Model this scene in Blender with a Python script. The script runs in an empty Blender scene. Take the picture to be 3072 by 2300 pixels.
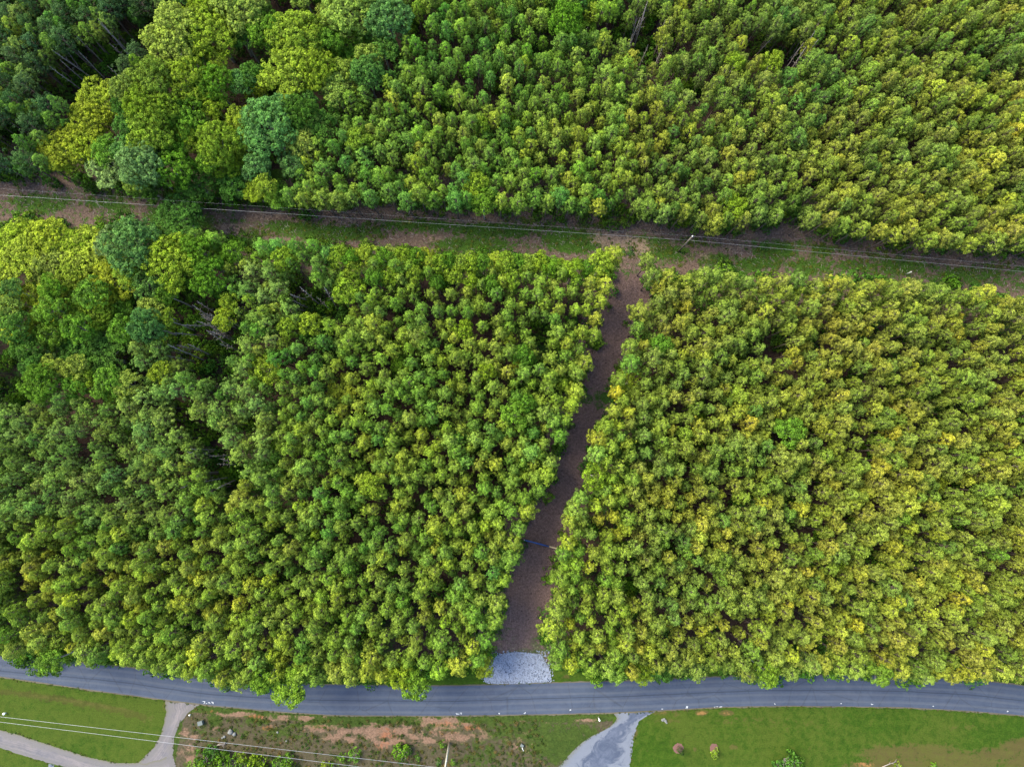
import bpy, math, random
import numpy as np
from mathutils import Vector, Euler, noise

random.seed(11)
rng = np.random.default_rng(11)
scene = bpy.context.scene
COL = scene.collection
R_ = math.radians

# ------------------------------------------------------------------ camera, sky, sun, exposure
PW, PH, FPX = 3072.0, 2300.0, 2100.0
CAM_H = 130.0
cam_data = bpy.data.cameras.new('camera')
cam_data.sensor_width = 36.0
cam_data.lens = FPX / PW * 36.0
cam_data.clip_start = 0.5
cam_data.clip_end = 3000.0
cam = bpy.data.objects.new('camera', cam_data)
COL.objects.link(cam)
cam.location = (0, 0, CAM_H)
CAM_E = Euler((R_(5.1), R_(-0.95), 0.0), 'XYZ')
cam.rotation_euler = CAM_E
scene.camera = cam
CM = CAM_E.to_matrix()
CMI = CM.inverted()

SUN_EL, SUN_AZ = 46.0, 152.0          # azimuth counter-clockwise from +X
world = bpy.data.worlds.new('World')
scene.world = world
world.use_nodes = True
wn = world.node_tree
for n in list(wn.nodes): wn.nodes.remove(n)
sky = wn.nodes.new('ShaderNodeTexSky')
sky.sky_type = 'NISHITA'
sky.sun_disc = False
sky.sun_elevation = R_(SUN_EL)
sky.sun_rotation = R_(90.0 - SUN_AZ)
bg = wn.nodes.new('ShaderNodeBackground')
bg.inputs['Strength'].default_value = 0.15
wo = wn.nodes.new('ShaderNodeOutputWorld')
wn.links.new(sky.outputs['Color'], bg.inputs['Color'])
wn.links.new(bg.outputs['Background'], wo.inputs['Surface'])

sd = bpy.data.lights.new('sun', 'SUN')
sd.energy = 2.6
sd.angle = R_(34.0)
sd.color = (1.0, 0.93, 0.70)
sun = bpy.data.objects.new('sun', sd)
COL.objects.link(sun)
sv = Vector((math.cos(R_(SUN_EL)) * math.cos(R_(SUN_AZ)), math.cos(R_(SUN_EL)) * math.sin(R_(SUN_AZ)), math.sin(R_(SUN_EL))))
sun.rotation_euler = sv.to_track_quat('Z', 'Y').to_euler()

scene.view_settings.view_transform = 'Standard'
scene.view_settings.look = 'None'
scene.view_settings.gamma = 1.0
scene.view_settings.exposure = 1.85
scene.cycles.max_bounces = 6
scene.cycles.diffuse_bounces = 3

# ------------------------------------------------------------------ measuring helpers
def at(px, py, z=0.0):
    """the place in the world, at height z, that the photograph shows at px, py"""
    d = CM @ Vector(((px - PW / 2) / FPX, -(py - PH / 2) / FPX, -1.0))
    t = (z - CAM_H) / d.z
    return Vector((d.x * t, d.y * t, z))

def to_px(p):
    q = CMI @ (Vector(p) - Vector((0, 0, CAM_H)))
    return (PW / 2 + FPX * q.x / -q.z, PH / 2 - FPX * q.y / -q.z)

def inside(poly, x, y):
    c = False
    j = len(poly) - 1
    for i in range(len(poly)):
        xi, yi = poly[i]; xj, yj = poly[j]
        if (yi > y) != (yj > y) and x < (xj - xi) * (y - yi) / (yj - yi) + xi:
            c = not c
        j = i
    return c

def seg_dist(px, py, line):
    best = 1e9
    for (ax, ay), (bx, by) in zip(line[:-1], line[1:]):
        vx, vy = bx - ax, by - ay
        t = max(0, min(1, ((px - ax) * vx + (py - ay) * vy) / (vx * vx + vy * vy + 1e-9)))
        best = min(best, math.hypot(px - ax - t * vx, py - ay - t * vy))
    return best

def resample(line, step):
    """points at an even step along a polyline"""
    out, carry = [], 0.0
    for (ax, ay), (bx, by) in zip(line[:-1], line[1:]):
        L = math.hypot(bx - ax, by - ay)
        s = carry
        while s < L:
            out.append((ax + (bx - ax) * s / L, ay + (by - ay) * s / L, (bx - ax) / L, (by - ay) / L))
            s += step
        carry = s - L
    return out

def poly_at(line, x):
    """y on a left-to-right polyline at x"""
    if x <= line[0][0]: (ax, ay), (bx, by) = line[0], line[1]
    elif x >= line[-1][0]: (ax, ay), (bx, by) = line[-2], line[-1]
    else:
        for (ax, ay), (bx, by) in zip(line[:-1], line[1:]):
            if ax <= x <= bx: break
    return ay + (by - ay) * (x - ax) / (bx - ax)

# ------------------------------------------------------------------ object helpers
def tag(o, label=None, cat=None, group=None, kind=None):
    if label: o['label'] = label
    if cat: o['category'] = cat
    if group: o['group'] = group
    if kind: o['kind'] = kind
    return o

def empty(name, loc, rz=0.0, s=1.0):
    o = bpy.data.objects.new(name, None)
    o.empty_display_size = 0.3
    COL.objects.link(o)
    o.location = loc; o.rotation_euler = (0, 0, rz)
    o.scale = (s, s, s) if not hasattr(s, '__len__') else s
    return o

def link(name, me, parent=None):
    o = bpy.data.objects.new(name, me)
    COL.objects.link(o)
    if parent is not None: o.parent = parent
    return o

def mesh_np(name, V, F, mats, attrs=None, smooth=False, midx=None):
    me = bpy.data.meshes.new(name)
    me.from_pydata([tuple(v) for v in V] if not isinstance(V, np.ndarray) else V.tolist(), [], F if isinstance(F, list) else F.tolist())
    for m in mats: me.materials.append(m)
    for k, a in (attrs or {}).items():
        at_ = me.attributes.new(k, 'FLOAT', 'POINT')
        at_.data.foreach_set('value', np.asarray(a, dtype=np.float32))
    if smooth: me.polygons.foreach_set('use_smooth', [True] * len(me.polygons))
    if midx is not None: me.polygons.foreach_set('material_index', midx)
    me.update()
    return me

class MB:
    """collects boxes, tubes and lumps into one mesh"""
    def __init__(s): s.V, s.F = [], []
    def box(s, c, d, rz=0.0, bev=0.0):
        x, y, z = d[0] / 2, d[1] / 2, d[2] / 2
        b = min(x, y, z) * bev
        o = len(s.V); ca, sa = math.cos(rz), math.sin(rz)
        rings = [(-z, b), (-z + b, 0), (z - b, 0), (z, b)] if b > 0 else [(-z, 0), (z, 0)]
        for zz, i in rings:
            k = i if b > 0 else 0
            for ux, uy in ((-x + k, -y + k), (x - k, -y + k), (x - k, y - k), (-x + k, y - k)):
                s.V.append((c[0] + ux * ca - uy * sa, c[1] + ux * sa + uy * ca, c[2] + zz))
        n = len(rings)
        s.F.append((o + 3, o + 2, o + 1, o))
        for r in range(n - 1):
            for i in range(4):
                a, bb = o + r * 4 + i, o + r * 4 + (i + 1) % 4
                s.F.append((a, bb, bb + 4, a + 4))
        t = o + (n - 1) * 4
        s.F.append((t, t + 1, t + 2, t + 3))
        return s
    def tube(s, pts, rad, seg=8):
        pts = [Vector(p) for p in pts]
        if not hasattr(rad, '__len__'): rad = [rad] * len(pts)
        o = len(s.V)
        for i, p in enumerate(pts):
            d = (pts[min(i + 1, len(pts) - 1)] - pts[max(i - 1, 0)]).normalized()
            u = d.cross(Vector((0.3, 0.9, 0.1))).normalized(); v = d.cross(u)
            for k in range(seg):
                a = 2 * math.pi * k / seg
                q = p + (u * math.cos(a) + v * math.sin(a)) * rad[i]
                s.V.append(tuple(q))
        for i in range(len(pts) - 1):
            for k in range(seg):
                a = o + i * seg + k; b = o + i * seg + (k + 1) % seg
                s.F.append((a, b, b + seg, a + seg))
        s.F.append(tuple(o + k for k in range(seg))[::-1])
        e = o + (len(pts) - 1) * seg
        s.F.append(tuple(e + k for k in range(seg)))
        return s
    def lump(s, c, r, squash=0.7, seg=7, rings=4, jit=0.2):
        o = len(s.V)
        s.V.append((c[0], c[1], c[2] - r * squash))
        for i in range(1, rings):
            t = math.pi * i / rings
            for k in range(seg):
                a = 2 * math.pi * (k + 0.5 * (i % 2)) / seg
                q = r * (1 + random.uniform(-jit, jit))
                s.V.append((c[0] + q * math.sin(t) * math.cos(a), c[1] + q * math.sin(t) * math.sin(a), c[2] - q * squash * math.cos(t)))
        s.V.append((c[0], c[1], c[2] + r * squash))
        for k in range(seg): s.F.append((o, o + 1 + (k + 1) % seg, o + 1 + k))
        for i in range(rings - 2):
            for k in range(seg):
                a = o + 1 + i * seg + k; b = o + 1 + i * seg + (k + 1) % seg
                s.F.append((a, b, b + seg, a + seg))
        e = o + 1 + (rings - 2) * seg; t = len(s.V) - 1
        for k in range(seg): s.F.append((e + k, e + (k + 1) % seg, t))
        return s
    def mesh(s, name, m, smooth=False):
        return mesh_np(name, s.V, s.F, [m], smooth=smooth)
    def obj(s, name, m, parent=None, smooth=False):
        return link(name, s.mesh(name, m, smooth), parent)

# ------------------------------------------------------------------ materials
def new_mat(name):
    m = bpy.data.materials.new(name); m.use_nodes = True
    nt = m.node_tree
    for n in list(nt.nodes): nt.nodes.remove(n)
    out = nt.nodes.new('ShaderNodeOutputMaterial')
    bs = nt.nodes.new('ShaderNodeBsdfPrincipled')
    bs.inputs['Specular IOR Level'].default_value = 0.3
    nt.links.new(bs.outputs[0], out.inputs['Surface'])
    return m, nt, bs, out

class NT:
    def __init__(s, nt): s.nt = nt
    def link(s, a, b): s.nt.links.new(a, b)
    def val(s, sock, v):
        if hasattr(v, 'links') or isinstance(v, bpy.types.NodeSocket): s.nt.links.new(v, sock)
        else: sock.default_value = v
    def math(s, op, a, b=None, c=None, clamp=False):
        n = s.nt.nodes.new('ShaderNodeMath'); n.operation = op; n.use_clamp = clamp
        s.val(n.inputs[0], a)
        if b is not None: s.val(n.inputs[1], b)
        if c is not None: s.val(n.inputs[2], c)
        return n.outputs[0]
    def mix(s, f, a, b, blend='MIX'):
        n = s.nt.nodes.new('ShaderNodeMix'); n.data_type = 'RGBA'; n.blend_type = blend
        s.val(n.inputs[0], f); s.val(n.inputs[6], a if not isinstance(a, tuple) else (*a, 1)[:4]); s.val(n.inputs[7], b if not isinstance(b, tuple) else (*b, 1)[:4])
        return n.outputs[2]
    def noise(s, scale, detail=4, rough=0.55, vec=None, dist=0.0):
        n = s.nt.nodes.new('ShaderNodeTexNoise')
        n.inputs['Scale'].default_value = scale; n.inputs['Detail'].default_value = detail
        n.inputs['Roughness'].default_value = rough; n.inputs['Distortion'].default_value = dist
        if vec is not None: s.link(vec, n.inputs['Vector'])
        return n.outputs['Fac']
    def attr(s, name, kind='GEOMETRY', out='Fac'):
        n = s.nt.nodes.new('ShaderNodeAttribute'); n.attribute_name = name; n.attribute_type = kind
        return n.outputs[out]
    def coord(s, which='Object'):
        return s.nt.nodes.new('ShaderNodeTexCoord').outputs[which]
    def ramp(s, f, lo, hi):
        n = s.nt.nodes.new('ShaderNodeMapRange'); n.interpolation_type = 'SMOOTHSTEP'
        s.val(n.inputs[0], f); n.inputs[1].default_value = lo; n.inputs[2].default_value = hi
        return n.outputs[0]
    def bump(s, h, strength, dist, bs):
        n = s.nt.nodes.new('ShaderNodeBump'); n.inputs['Strength'].default_value = strength
        n.inputs['Distance'].default_value = dist
        s.link(h, n.inputs['Height']); s.link(n.outputs[0], bs.inputs['Normal'])

def plain(name, col, rough=0.6, metal=0.0, var=0.25, scale=8.0):
    m, nt, bs, out = new_mat(name); T = NT(nt)
    c = T.mix(T.noise(scale, vec=T.coord()), tuple(x * (1 - var) for x in col), tuple(min(1, x * (1 + var)) for x in col))
    T.link(c, bs.inputs['Base Color'])
    bs.inputs['Roughness'].default_value = rough; bs.inputs['Metallic'].default_value = metal
    return m

def foliage(name, tipmul, trans=0.25):
    """tint comes from the tree, puff (0..1) sets how bright and yellow a tuft is"""
    m, nt, bs, out = new_mat(name); T = NT(nt)
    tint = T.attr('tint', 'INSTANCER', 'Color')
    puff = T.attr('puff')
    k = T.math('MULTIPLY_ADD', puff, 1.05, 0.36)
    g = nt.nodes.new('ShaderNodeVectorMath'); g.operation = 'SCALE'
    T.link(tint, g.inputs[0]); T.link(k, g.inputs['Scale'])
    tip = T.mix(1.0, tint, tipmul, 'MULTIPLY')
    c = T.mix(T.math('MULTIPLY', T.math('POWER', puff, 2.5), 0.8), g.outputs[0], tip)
    T.link(c, bs.inputs['Base Color'])
    bs.inputs['Roughness'].default_value = 0.7
    bs.inputs['Specular IOR Level'].default_value = 0.12
    tr = nt.nodes.new('ShaderNodeBsdfTranslucent')
    T.link(c, tr.inputs['Color'])
    mx = nt.nodes.new('ShaderNodeMixShader'); mx.inputs[0].default_value = trans
    T.link(bs.outputs[0], mx.inputs[1]); T.link(tr.outputs[0], mx.inputs[2])
    T.link(mx.outputs[0], out.inputs['Surface'])
    return m

M = {}
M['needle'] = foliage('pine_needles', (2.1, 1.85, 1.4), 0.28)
M['leaf'] = foliage('broad_leaves', (1.5, 1.42, 1.1), 0.3)
M['bark'] = plain('pine_bark', (0.12, 0.09, 0.075), 0.9, var=0.35, scale=5)
M['grey_bark'] = plain('grey_bark', (0.30, 0.27, 0.24), 0.9, var=0.35, scale=5)
M['pole_wood'] = plain('weathered_pole_wood', (0.13, 0.11, 0.095), 0.85, scale=3)
M['pale_wood'] = plain('pale_pole_wood', (0.48, 0.44, 0.36), 0.85, scale=3)
M['wire'] = plain('bare_aluminium_wire', (0.30, 0.30, 0.31), 0.4, 0.3, var=0.1)
M['porcelain'] = plain('white_porcelain', (0.8, 0.8, 0.78), 0.25, var=0.05)
M['steel'] = plain('galvanised_steel', (0.45, 0.46, 0.47), 0.4, 0.7, var=0.15)
M['blue'] = plain('blue_gate_paint', (0.03, 0.09, 0.30), 0.45, var=0.25, scale=2)
M['tan'] = plain('sawn_timber', (0.36, 0.28, 0.17), 0.8, scale=4)
M['white'] = plain('white_plastic', (0.78, 0.78, 0.76), 0.4, var=0.06)
M['paint'] = plain('white_road_paint', (0.55, 0.56, 0.58), 0.6, var=0.2, scale=20)
M['rock'] = plain('pale_limestone', (0.205, 0.228, 0.29), 0.9, var=0.35, scale=1.1)
M['dark_rock'] = plain('field_stone', (0.15, 0.15, 0.145), 0.9, var=0.35, scale=3)
M['green_box'] = plain('grey_cabinet_paint', (0.11, 0.125, 0.12), 0.5, var=0.15)
M['mulch'] = plain('reddish_mulch', (0.12, 0.06, 0.05), 0.95, var=0.45, scale=9)
M['dead'] = plain('bleached_dead_wood', (0.26, 0.22, 0.20), 0.85, var=0.3, scale=4)

def ground_mat(name, base, base2, grass, grass2, soil=(0.30, 0.20, 0.14), soil2=(0.22, 0.16, 0.12), orange=(0.42, 0.17, 0.08), fine=2.6, big=0.16, bump=0.4, patch=None, ruts=False, rough=0.0):
    """base ground with grass, soil and red clay where the painted masks (broken up by noise) say so"""
    m, nt, bs, out = new_mat(name); T = NT(nt)
    co = T.coord()
    n1 = T.noise(big, 5, 0.62, co); n2 = T.noise(fine, 5, 0.7, co); n3 = T.noise(0.9, 4, 0.6, co, 0.6)
    n4 = T.noise(7.0, 3, 0.7, co)
    brk = T.math('ADD', T.math('MULTIPLY', T.math('SUBTRACT', n3, 0.5), 1.5), T.math('MULTIPLY', T.math('SUBTRACT', n2, 0.5), 1.3))
    sp = T.ramp(n4, 0.36, 0.66)
    b = T.mix(T.ramp(n2, 0.33, 0.68), base, base2)
    gcol = T.mix(T.ramp(n3, 0.3, 0.7), grass, grass2)
    gcol = T.mix(T.math('MULTIPLY', sp, 0.35), gcol, tuple(x * 1.7 for x in grass2))
    gm = T.ramp(T.math('ADD', T.attr('grass'), brk), 0.35, 0.65)
    c = T.mix(gm, b, gcol)
    scol = T.mix(sp, soil, soil2)
    c = T.mix(T.math('MULTIPLY', T.ramp(T.math('ADD', T.attr('soil'), brk), 0.35, 0.75), 0.9), c, scol)
    c = T.mix(T.math('MULTIPLY', T.ramp(T.math('ADD', T.attr('clay'), brk), 0.45, 0.95), 0.65), c, orange)
    c = T.mix(T.math('MULTIPLY', T.ramp(n1, 0.35, 0.7), 0.35), c, T.mix(1.0, c, (0.72, 0.72, 0.66), 'MULTIPLY'))
    if patch:
        mw = T.math('SINE', T.math('ADD', T.math('MULTIPLY', T.attr('across'), 4.6), T.math('MULTIPLY', n1, 5.0)))
        c = T.mix(T.math('MULTIPLY', T.ramp(mw, -0.5, 0.9), 0.22), c, T.mix(1.0, c, (0.72, 0.78, 0.7), 'MULTIPLY'))
        dry = T.ramp(T.noise(1.5, 5, 0.75, co), 0.58, 0.74)
        c = T.mix(T.math('MULTIPLY', dry, 0.4), c, (0.08, 0.075, 0.02))
    w1 = T.noise(0.05, 3, 0.5, co, 1.0)
    if patch:
        c = T.mix(T.math('MULTIPLY', T.ramp(T.math('ADD', T.math('MULTIPLY', w1, .6), T.math('MULTIPLY', n3, .5)), 0.45, 0.68), 0.5), c, patch)
    if ruts:
        a = T.attr('across'); cen = T.attr('width')
        d = T.math('ABSOLUTE', T.math('SUBTRACT', T.math('ABSOLUTE', T.math('SUBTRACT', a, T.math('MULTIPLY', cen, 0.5))), 0.85))
        rt = T.math('MULTIPLY', T.ramp(T.math('ADD', d, T.math('MULTIPLY', n3, 0.5)), 0.62, 0.30), 0.10)
        c = T.mix(rt, c, T.mix(1.0, c, (0.62, 0.6, 0.62), 'MULTIPLY'))
        c = T.mix(T.math('MULTIPLY', T.ramp(T.noise(1.9, 3, 0.65, co), 0.63, 0.70), 0.75), c, (0.02, 0.014, 0.012))
    nr = T.noise(2.3, 6, 0.85, co) if (ruts or rough) else n4
    c = T.mix(0.30 + 0.35 * bool(ruts) + rough, c, T.mix(1.0, c, T.mix(T.ramp(nr, 0.3, 0.7), (0.35, 0.35, 0.35), (1.6, 1.6, 1.6)), 'MULTIPLY'))
    T.link(c, bs.inputs['Base Color']); bs.inputs['Roughness'].default_value = 0.95
    bs.inputs['Specular IOR Level'].default_value = 0.1
    T.bump(T.math('ADD', n2, T.math('MULTIPLY', n4, 0.5)), bump, 0.25, bs)
    return m

M['floor'] = ground_mat('forest_floor', (0.0315, 0.0196, 0.0154), (0.0595, 0.0385, 0.0294), (0.0140, 0.0350, 0.0084), (0.0280, 0.0630, 0.0105))
M['clearing'] = ground_mat('cut_brush', (0.0906, 0.0606, 0.0485), (0.1561, 0.1082, 0.0852), (0.0220, 0.0516, 0.0068), (0.0403, 0.0836, 0.0108), soil=(0.2873, 0.1976, 0.1428), soil2=(0.1999, 0.1360, 0.0990), rough=0.3, bump=0.8)
M['lane'] = ground_mat('chipped_mulch', (0.1178, 0.0749, 0.0662), (0.1606, 0.1058, 0.0932), (0.0206, 0.0492, 0.0087), (0.0371, 0.0787, 0.0136), soil=(0.2142, 0.1549, 0.1176), soil2=(0.1500, 0.1084, 0.0834), fine=4.5, ruts=True, bump=0.8)
M['lawn'] = ground_mat('mown_lawn', (0.0346, 0.0394, 0.0081), (0.0447, 0.0448, 0.0105), (0.0167, 0.0406, 0.0028), (0.0278, 0.0574, 0.0040), soil=(0.0838, 0.0597, 0.0242), soil2=(0.0558, 0.0479, 0.0142), bump=0.25, patch=(0.0593, 0.0710, 0.0111))
M['scrub'] = ground_mat('rough_scrub', (0.0486, 0.0438, 0.0205), (0.0713, 0.0547, 0.0383), (0.0207, 0.0383, 0.0062), (0.0356, 0.0534, 0.0096), soil=(0.1944, 0.1163, 0.0821), soil2=(0.1296, 0.0787, 0.0547), orange=(0.2333, 0.0821, 0.0376), rough=0.25)

def road_mat(name, c1, c2, c3, along='along', across='across', edge=0.0, streak=1.0, side=None):
    m, nt, bs, out = new_mat(name); T = NT(nt)
    cx = nt.nodes.new('ShaderNodeCombineXYZ')
    T.link(T.math('MULTIPLY', T.attr('along'), 0.035), cx.inputs[0]); T.link(T.math('MULTIPLY', T.attr('across'), 1.5), cx.inputs[1])
    co = T.coord()
    st = T.noise(2.2, 5, 0.65, cx.outputs[0])
    pt = T.noise(0.25, 4, 0.6, co); fn = T.noise(9.0, 4, 0.75, co)
    wide = T.noise(0.45, 5, 0.7, co, 1.2)
    c = T.mix(T.ramp(T.math('ADD', T.math('MULTIPLY', st, streak), T.math('MULTIPLY', wide, 1.0 - streak)), 0.36, 0.64), c1, c2)
    c = T.mix(T.math('MULTIPLY', T.ramp(pt, 0.4, 0.7), 0.4), c, c3)
    if side:
        w = T.attr('width'); a = T.attr('across')
        e = T.math('DIVIDE', T.math('ABSOLUTE', T.math('SUBTRACT', a, T.math('MULTIPLY', w, 0.56))), w)
        c = T.mix(T.math('MULTIPLY', T.ramp(T.math('ADD', e, T.math('MULTIPLY', T.math('SUBTRACT', wide, 0.5), 0.9)), 0.12, 0.34), 0.85), c, side)
        ed = T.ramp(T.math('ADD', e, T.math('MULTIPLY', T.math('SUBTRACT', fn, 0.5), 0.5)), 0.44, 0.56)
        c = T.mix(T.math('MULTIPLY', ed, 0.6), c, (0.09, 0.085, 0.04))
    if edge:
        cr = nt.nodes.new('ShaderNodeTexVoronoi'); cr.feature = 'DISTANCE_TO_EDGE'; cr.inputs['Scale'].default_value = 0.16
        T.link(co, cr.inputs['Vector'])
        c = T.mix(T.math('MULTIPLY', T.ramp(T.math('ADD', cr.outputs['Distance'], T.math('MULTIPLY', fn, 0.02)), 0.028, 0.012), 0.30), c, (0.02, 0.022, 0.026))
        stn = T.noise(0.12, 5, 0.8, co, 1.5)
        c = T.mix(T.math('MULTIPLY', T.ramp(stn, 0.52, 0.68), 0.30), c, T.mix(1.0, c, (0.6, 0.62, 0.66), 'MULTIPLY'))
        tw = T.math('ABSOLUTE', T.math('SUBTRACT', T.math('ABSOLUTE', T.math('SUBTRACT', T.math('ABSOLUTE', T.math('SUBTRACT', T.attr('across'), 2.65)), 1.3)), 0.62))
        c = T.mix(T.math('MULTIPLY', T.ramp(tw, 0.35, 0.05), 0.16), c, (0.13, 0.13, 0.135))
    seam = T.ramp(T.math('ABSOLUTE', T.math('SUBTRACT', T.attr('across'), T.math('MULTIPLY_ADD', pt, 0.15, 2.55))), 0.16, 0.04)
    c = T.mix(T.math('MULTIPLY', seam, edge), c, tuple(x * 0.6 for x in c1))
    c = T.mix(0.5, c, T.mix(1.0, c, T.mix(fn, (0.62, 0.62, 0.62), (1.4, 1.4, 1.4)), 'MULTIPLY'))
    T.link(c, bs.inputs['Base Color']); bs.inputs['Roughness'].default_value = 0.85
    T.bump(fn, 0.2, 0.03, bs)
    return m
M['asphalt'] = road_mat('worn_asphalt', (0.0338, 0.0456, 0.0747), (0.0486, 0.0604, 0.0914), (0.0419, 0.0483, 0.0727), edge=0.75, streak=0.45)
M['old_drive'] = road_mat('pale_driveway', (0.0956, 0.0891, 0.0962), (0.1658, 0.1419, 0.1425), (0.0701, 0.0726, 0.0926), streak=0.6, side=(0.1105, 0.1012, 0.0997))
M['grey_drive'] = road_mat('grey_gravel_driveway', (0.0449, 0.0564, 0.0882), (0.0854, 0.0970, 0.1360), (0.0320, 0.0414, 0.0680), streak=0.25, side=(0.125, 0.135, 0.165))
M['shoulder'] = road_mat('sandy_shoulder', (0.0665, 0.0570, 0.0388), (0.0998, 0.0855, 0.0582), (0.0333, 0.0349, 0.0194))

# ------------------------------------------------------------------ ground, road and other surfaces
SCL = FPX / CAM_H

def grid_mesh(name, P, nu, nv, mat, attrs):
    F = []
    for i in range(nu - 1):
        for j in range(nv - 1):
            a = i * nv + j
            F.append((a, a + nv, a + nv + 1, a + 1))
    me = mesh_np(name, P, F, [mat], attrs)
    if me.polygons[0].normal.z < 0: me.flip_normals()
    o = link(name, me); tag(o, kind='structure')
    return o

def vblob(px, py, blobs):
    v = 0.0
    for b in blobs:
        x, y, rx, ry, s = b
        d = ((px - x) / rx) ** 2 + ((py - y) / ry) ** 2
        if d < 4: v = max(v, s * max(0, 1 - d / 2.2)) if s > 0 else v
        if s < 0 and d < 2: v = min(v, v + s * (1 - d / 2))
    return v

def strip(name, top, bot, z, mat, n=200, m=24, wob=0.0, masks=None, horizontal=True, ext=0.0):
    """a surface between two polylines of pixels in the photograph, laid out on the ground"""
    P, g, s, c, al, ac, wd = [], [], [], [], [], [], []
    def pts(line):
        L = [0.0]
        for a, b in zip(line[:-1], line[1:]): L.append(L[-1] + math.hypot(b[0] - a[0], b[1] - a[1]))
        out = []
        for k in range(n):
            t = L[-1] * k / (n - 1)
            i = max(0, min(len(line) - 2, next((q for q in range(len(L) - 1) if L[q + 1] >= t), len(L) - 2)))
            f = (t - L[i]) / max(1e-6, L[i + 1] - L[i])
            out.append((line[i][0] + (line[i + 1][0] - line[i][0]) * f, line[i][1] + (line[i + 1][1] - line[i][1]) * f))
        # soften the corners
        for _ in range(6):
            out = [out[0]] + [((out[i - 1][0] + 2 * out[i][0] + out[i + 1][0]) / 4, (out[i - 1][1] + 2 * out[i][1] + out[i + 1][1]) / 4) for i in range(1, n - 1)] + [out[-1]]
        return [at(*p) for p in out]
    A, B = pts(top), pts(bot)
    run = 0.0
    for i in range(n):
        a, b = A[i].copy(), B[i].copy()
        if i: run += (A[i] - A[i - 1]).length
        if wob:
            d = (b - a).normalized()
            a += d * wob * (noise.noise(Vector((run * 0.8, 3.1, z * 50))) + 0.6 * noise.noise(Vector((run * 2.5, 9.1, z * 50))))
            b += d * wob * (noise.noise(Vector((run * 0.8, 7.7, z * 90))) + 0.6 * noise.noise(Vector((run * 2.5, 1.1, z * 90))))
        w = (b - a).length
        for j in range(m):
            q = a.lerp(b, j / (m - 1))
            P.append((q.x, q.y, z))
            al.append(run); ac.append(w * j / (m - 1)); wd.append(w)
            x, y = to_px((q.x, q.y, 0))
            r = masks(x, y) if masks else (0, 0, 0)
            g.append(r[0]); s.append(r[1]); c.append(r[2])
    return grid_mesh(name, P, n, m, mat, {'along': al, 'across': ac, 'width': wd, 'grass': g, 'soil': s, 'clay': c})

# edges read off the photograph
ROAD_T = [(-900, 1800), (-300, 1925), (0, 1966), (278, 1990), (399, 2003), (462, 2013), (608, 2034), (780, 2046), (945, 2053), (1312, 2057), (1400, 2056), (1653, 2048), (1859, 2043), (2100, 2032), (2300, 2025), (2531, 2024), (2700, 2027), (2900, 2037), (3072, 2056), (3400, 2100), (4000, 2220)]
ROAD_B = [(-900, 1860), (-300, 1985), (0, 2027), (35, 2032), (270, 2067), (503, 2098), (635, 2114), (852, 2134), (1000, 2143), (1100, 2144), (1314, 2145), (1400, 2144), (1653, 2140), (1827, 2136), (2049, 2125), (2171, 2118), (2361, 2115), (2703, 2119), (2900, 2130), (3072, 2144), (3400, 2190), (4000, 2310)]
N_EDGE = [(-400, 500), (0, 528), (180, 542), (305, 556), (486, 582), (597, 608), (778, 614), (1000, 630), (1180, 616), (1389, 628), (1625, 636), (1806, 655), (1944, 662), (2153, 687), (2361, 672), (2639, 724), (2847, 750), (3072, 760), (3500, 790)]
S_EDGE_L = [(-400, 640), (0, 680), (55, 653), (139, 646), (240, 668), (403, 639), (514, 694), (625, 694), (778, 722), (972, 729), (1180, 736), (1389, 750), (1597, 757), (1806, 771), (1875, 778)]
S_EDGE_R = [(1910, 785), (2014, 806), (2153, 799), (2361, 819), (2500, 819), (2639, 833), (2847, 847), (3072, 882), (3500, 930)]
LANE_L = [(1875, 785), (1850, 861), (1819, 958), (1806, 1028), (1770, 1111), (1762, 1180), (1730, 1250), (1708, 1333), (1667, 1403), (1650, 1500), (1592, 1556), (1570, 1667), (1560, 1722), (1521, 1778), (1522, 1875), (1486, 1944), (1462, 2000)]
LANE_R = [(1910, 785), (1922, 889), (1864, 972), (1855, 1069), (1825, 1153), (1815, 1208), (1788, 1264), (1755, 1347), (1745, 1444), (1698, 1528), (1672, 1611), (1642, 1708), (1645, 1806), (1612, 1903), (1665, 1990)]
EDGE_BL = [(-400, 1900), (0, 1951), (55, 2000), (167, 2005), (236, 1986), (417, 2000), (556, 2021), (653, 2050), (750, 2066), (861, 2078), (972, 2042), (1180, 2060), (1250, 2066), (1319, 2028), (1430, 2014)]
EDGE_BR = [(1665, 2000), (1730, 2020), (1792, 2045), (1944, 2035), (2153, 2028), (2292, 2050), (2444, 2014), (2639, 2045), (2780, 2040), (2917, 2042), (3072, 2047), (3500, 2100)]

# the one ground sheet, out to the horizon
xs = [-1500, -700, -350, -200] + list(np.arange(-140, 140.1, 2.0)) + [200, 350, 700, 1500]
ys = [-1500, -700, -350, -180] + list(np.arange(-110, 120.1, 2.0)) + [180, 350, 700, 1500]
P, gr = [], []
for x in xs:
    for y in ys:
        P.append((x, y, 0.0)); gr.append(0.28 + 0.5 * noise.noise(Vector((x * 0.06, y * 0.06, 4.0))))
grid_mesh('ground', P, len(xs), len(ys), M['floor'], {'grass': gr, 'soil': [0] * len(P), 'clay': [0] * len(P)})

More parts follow.
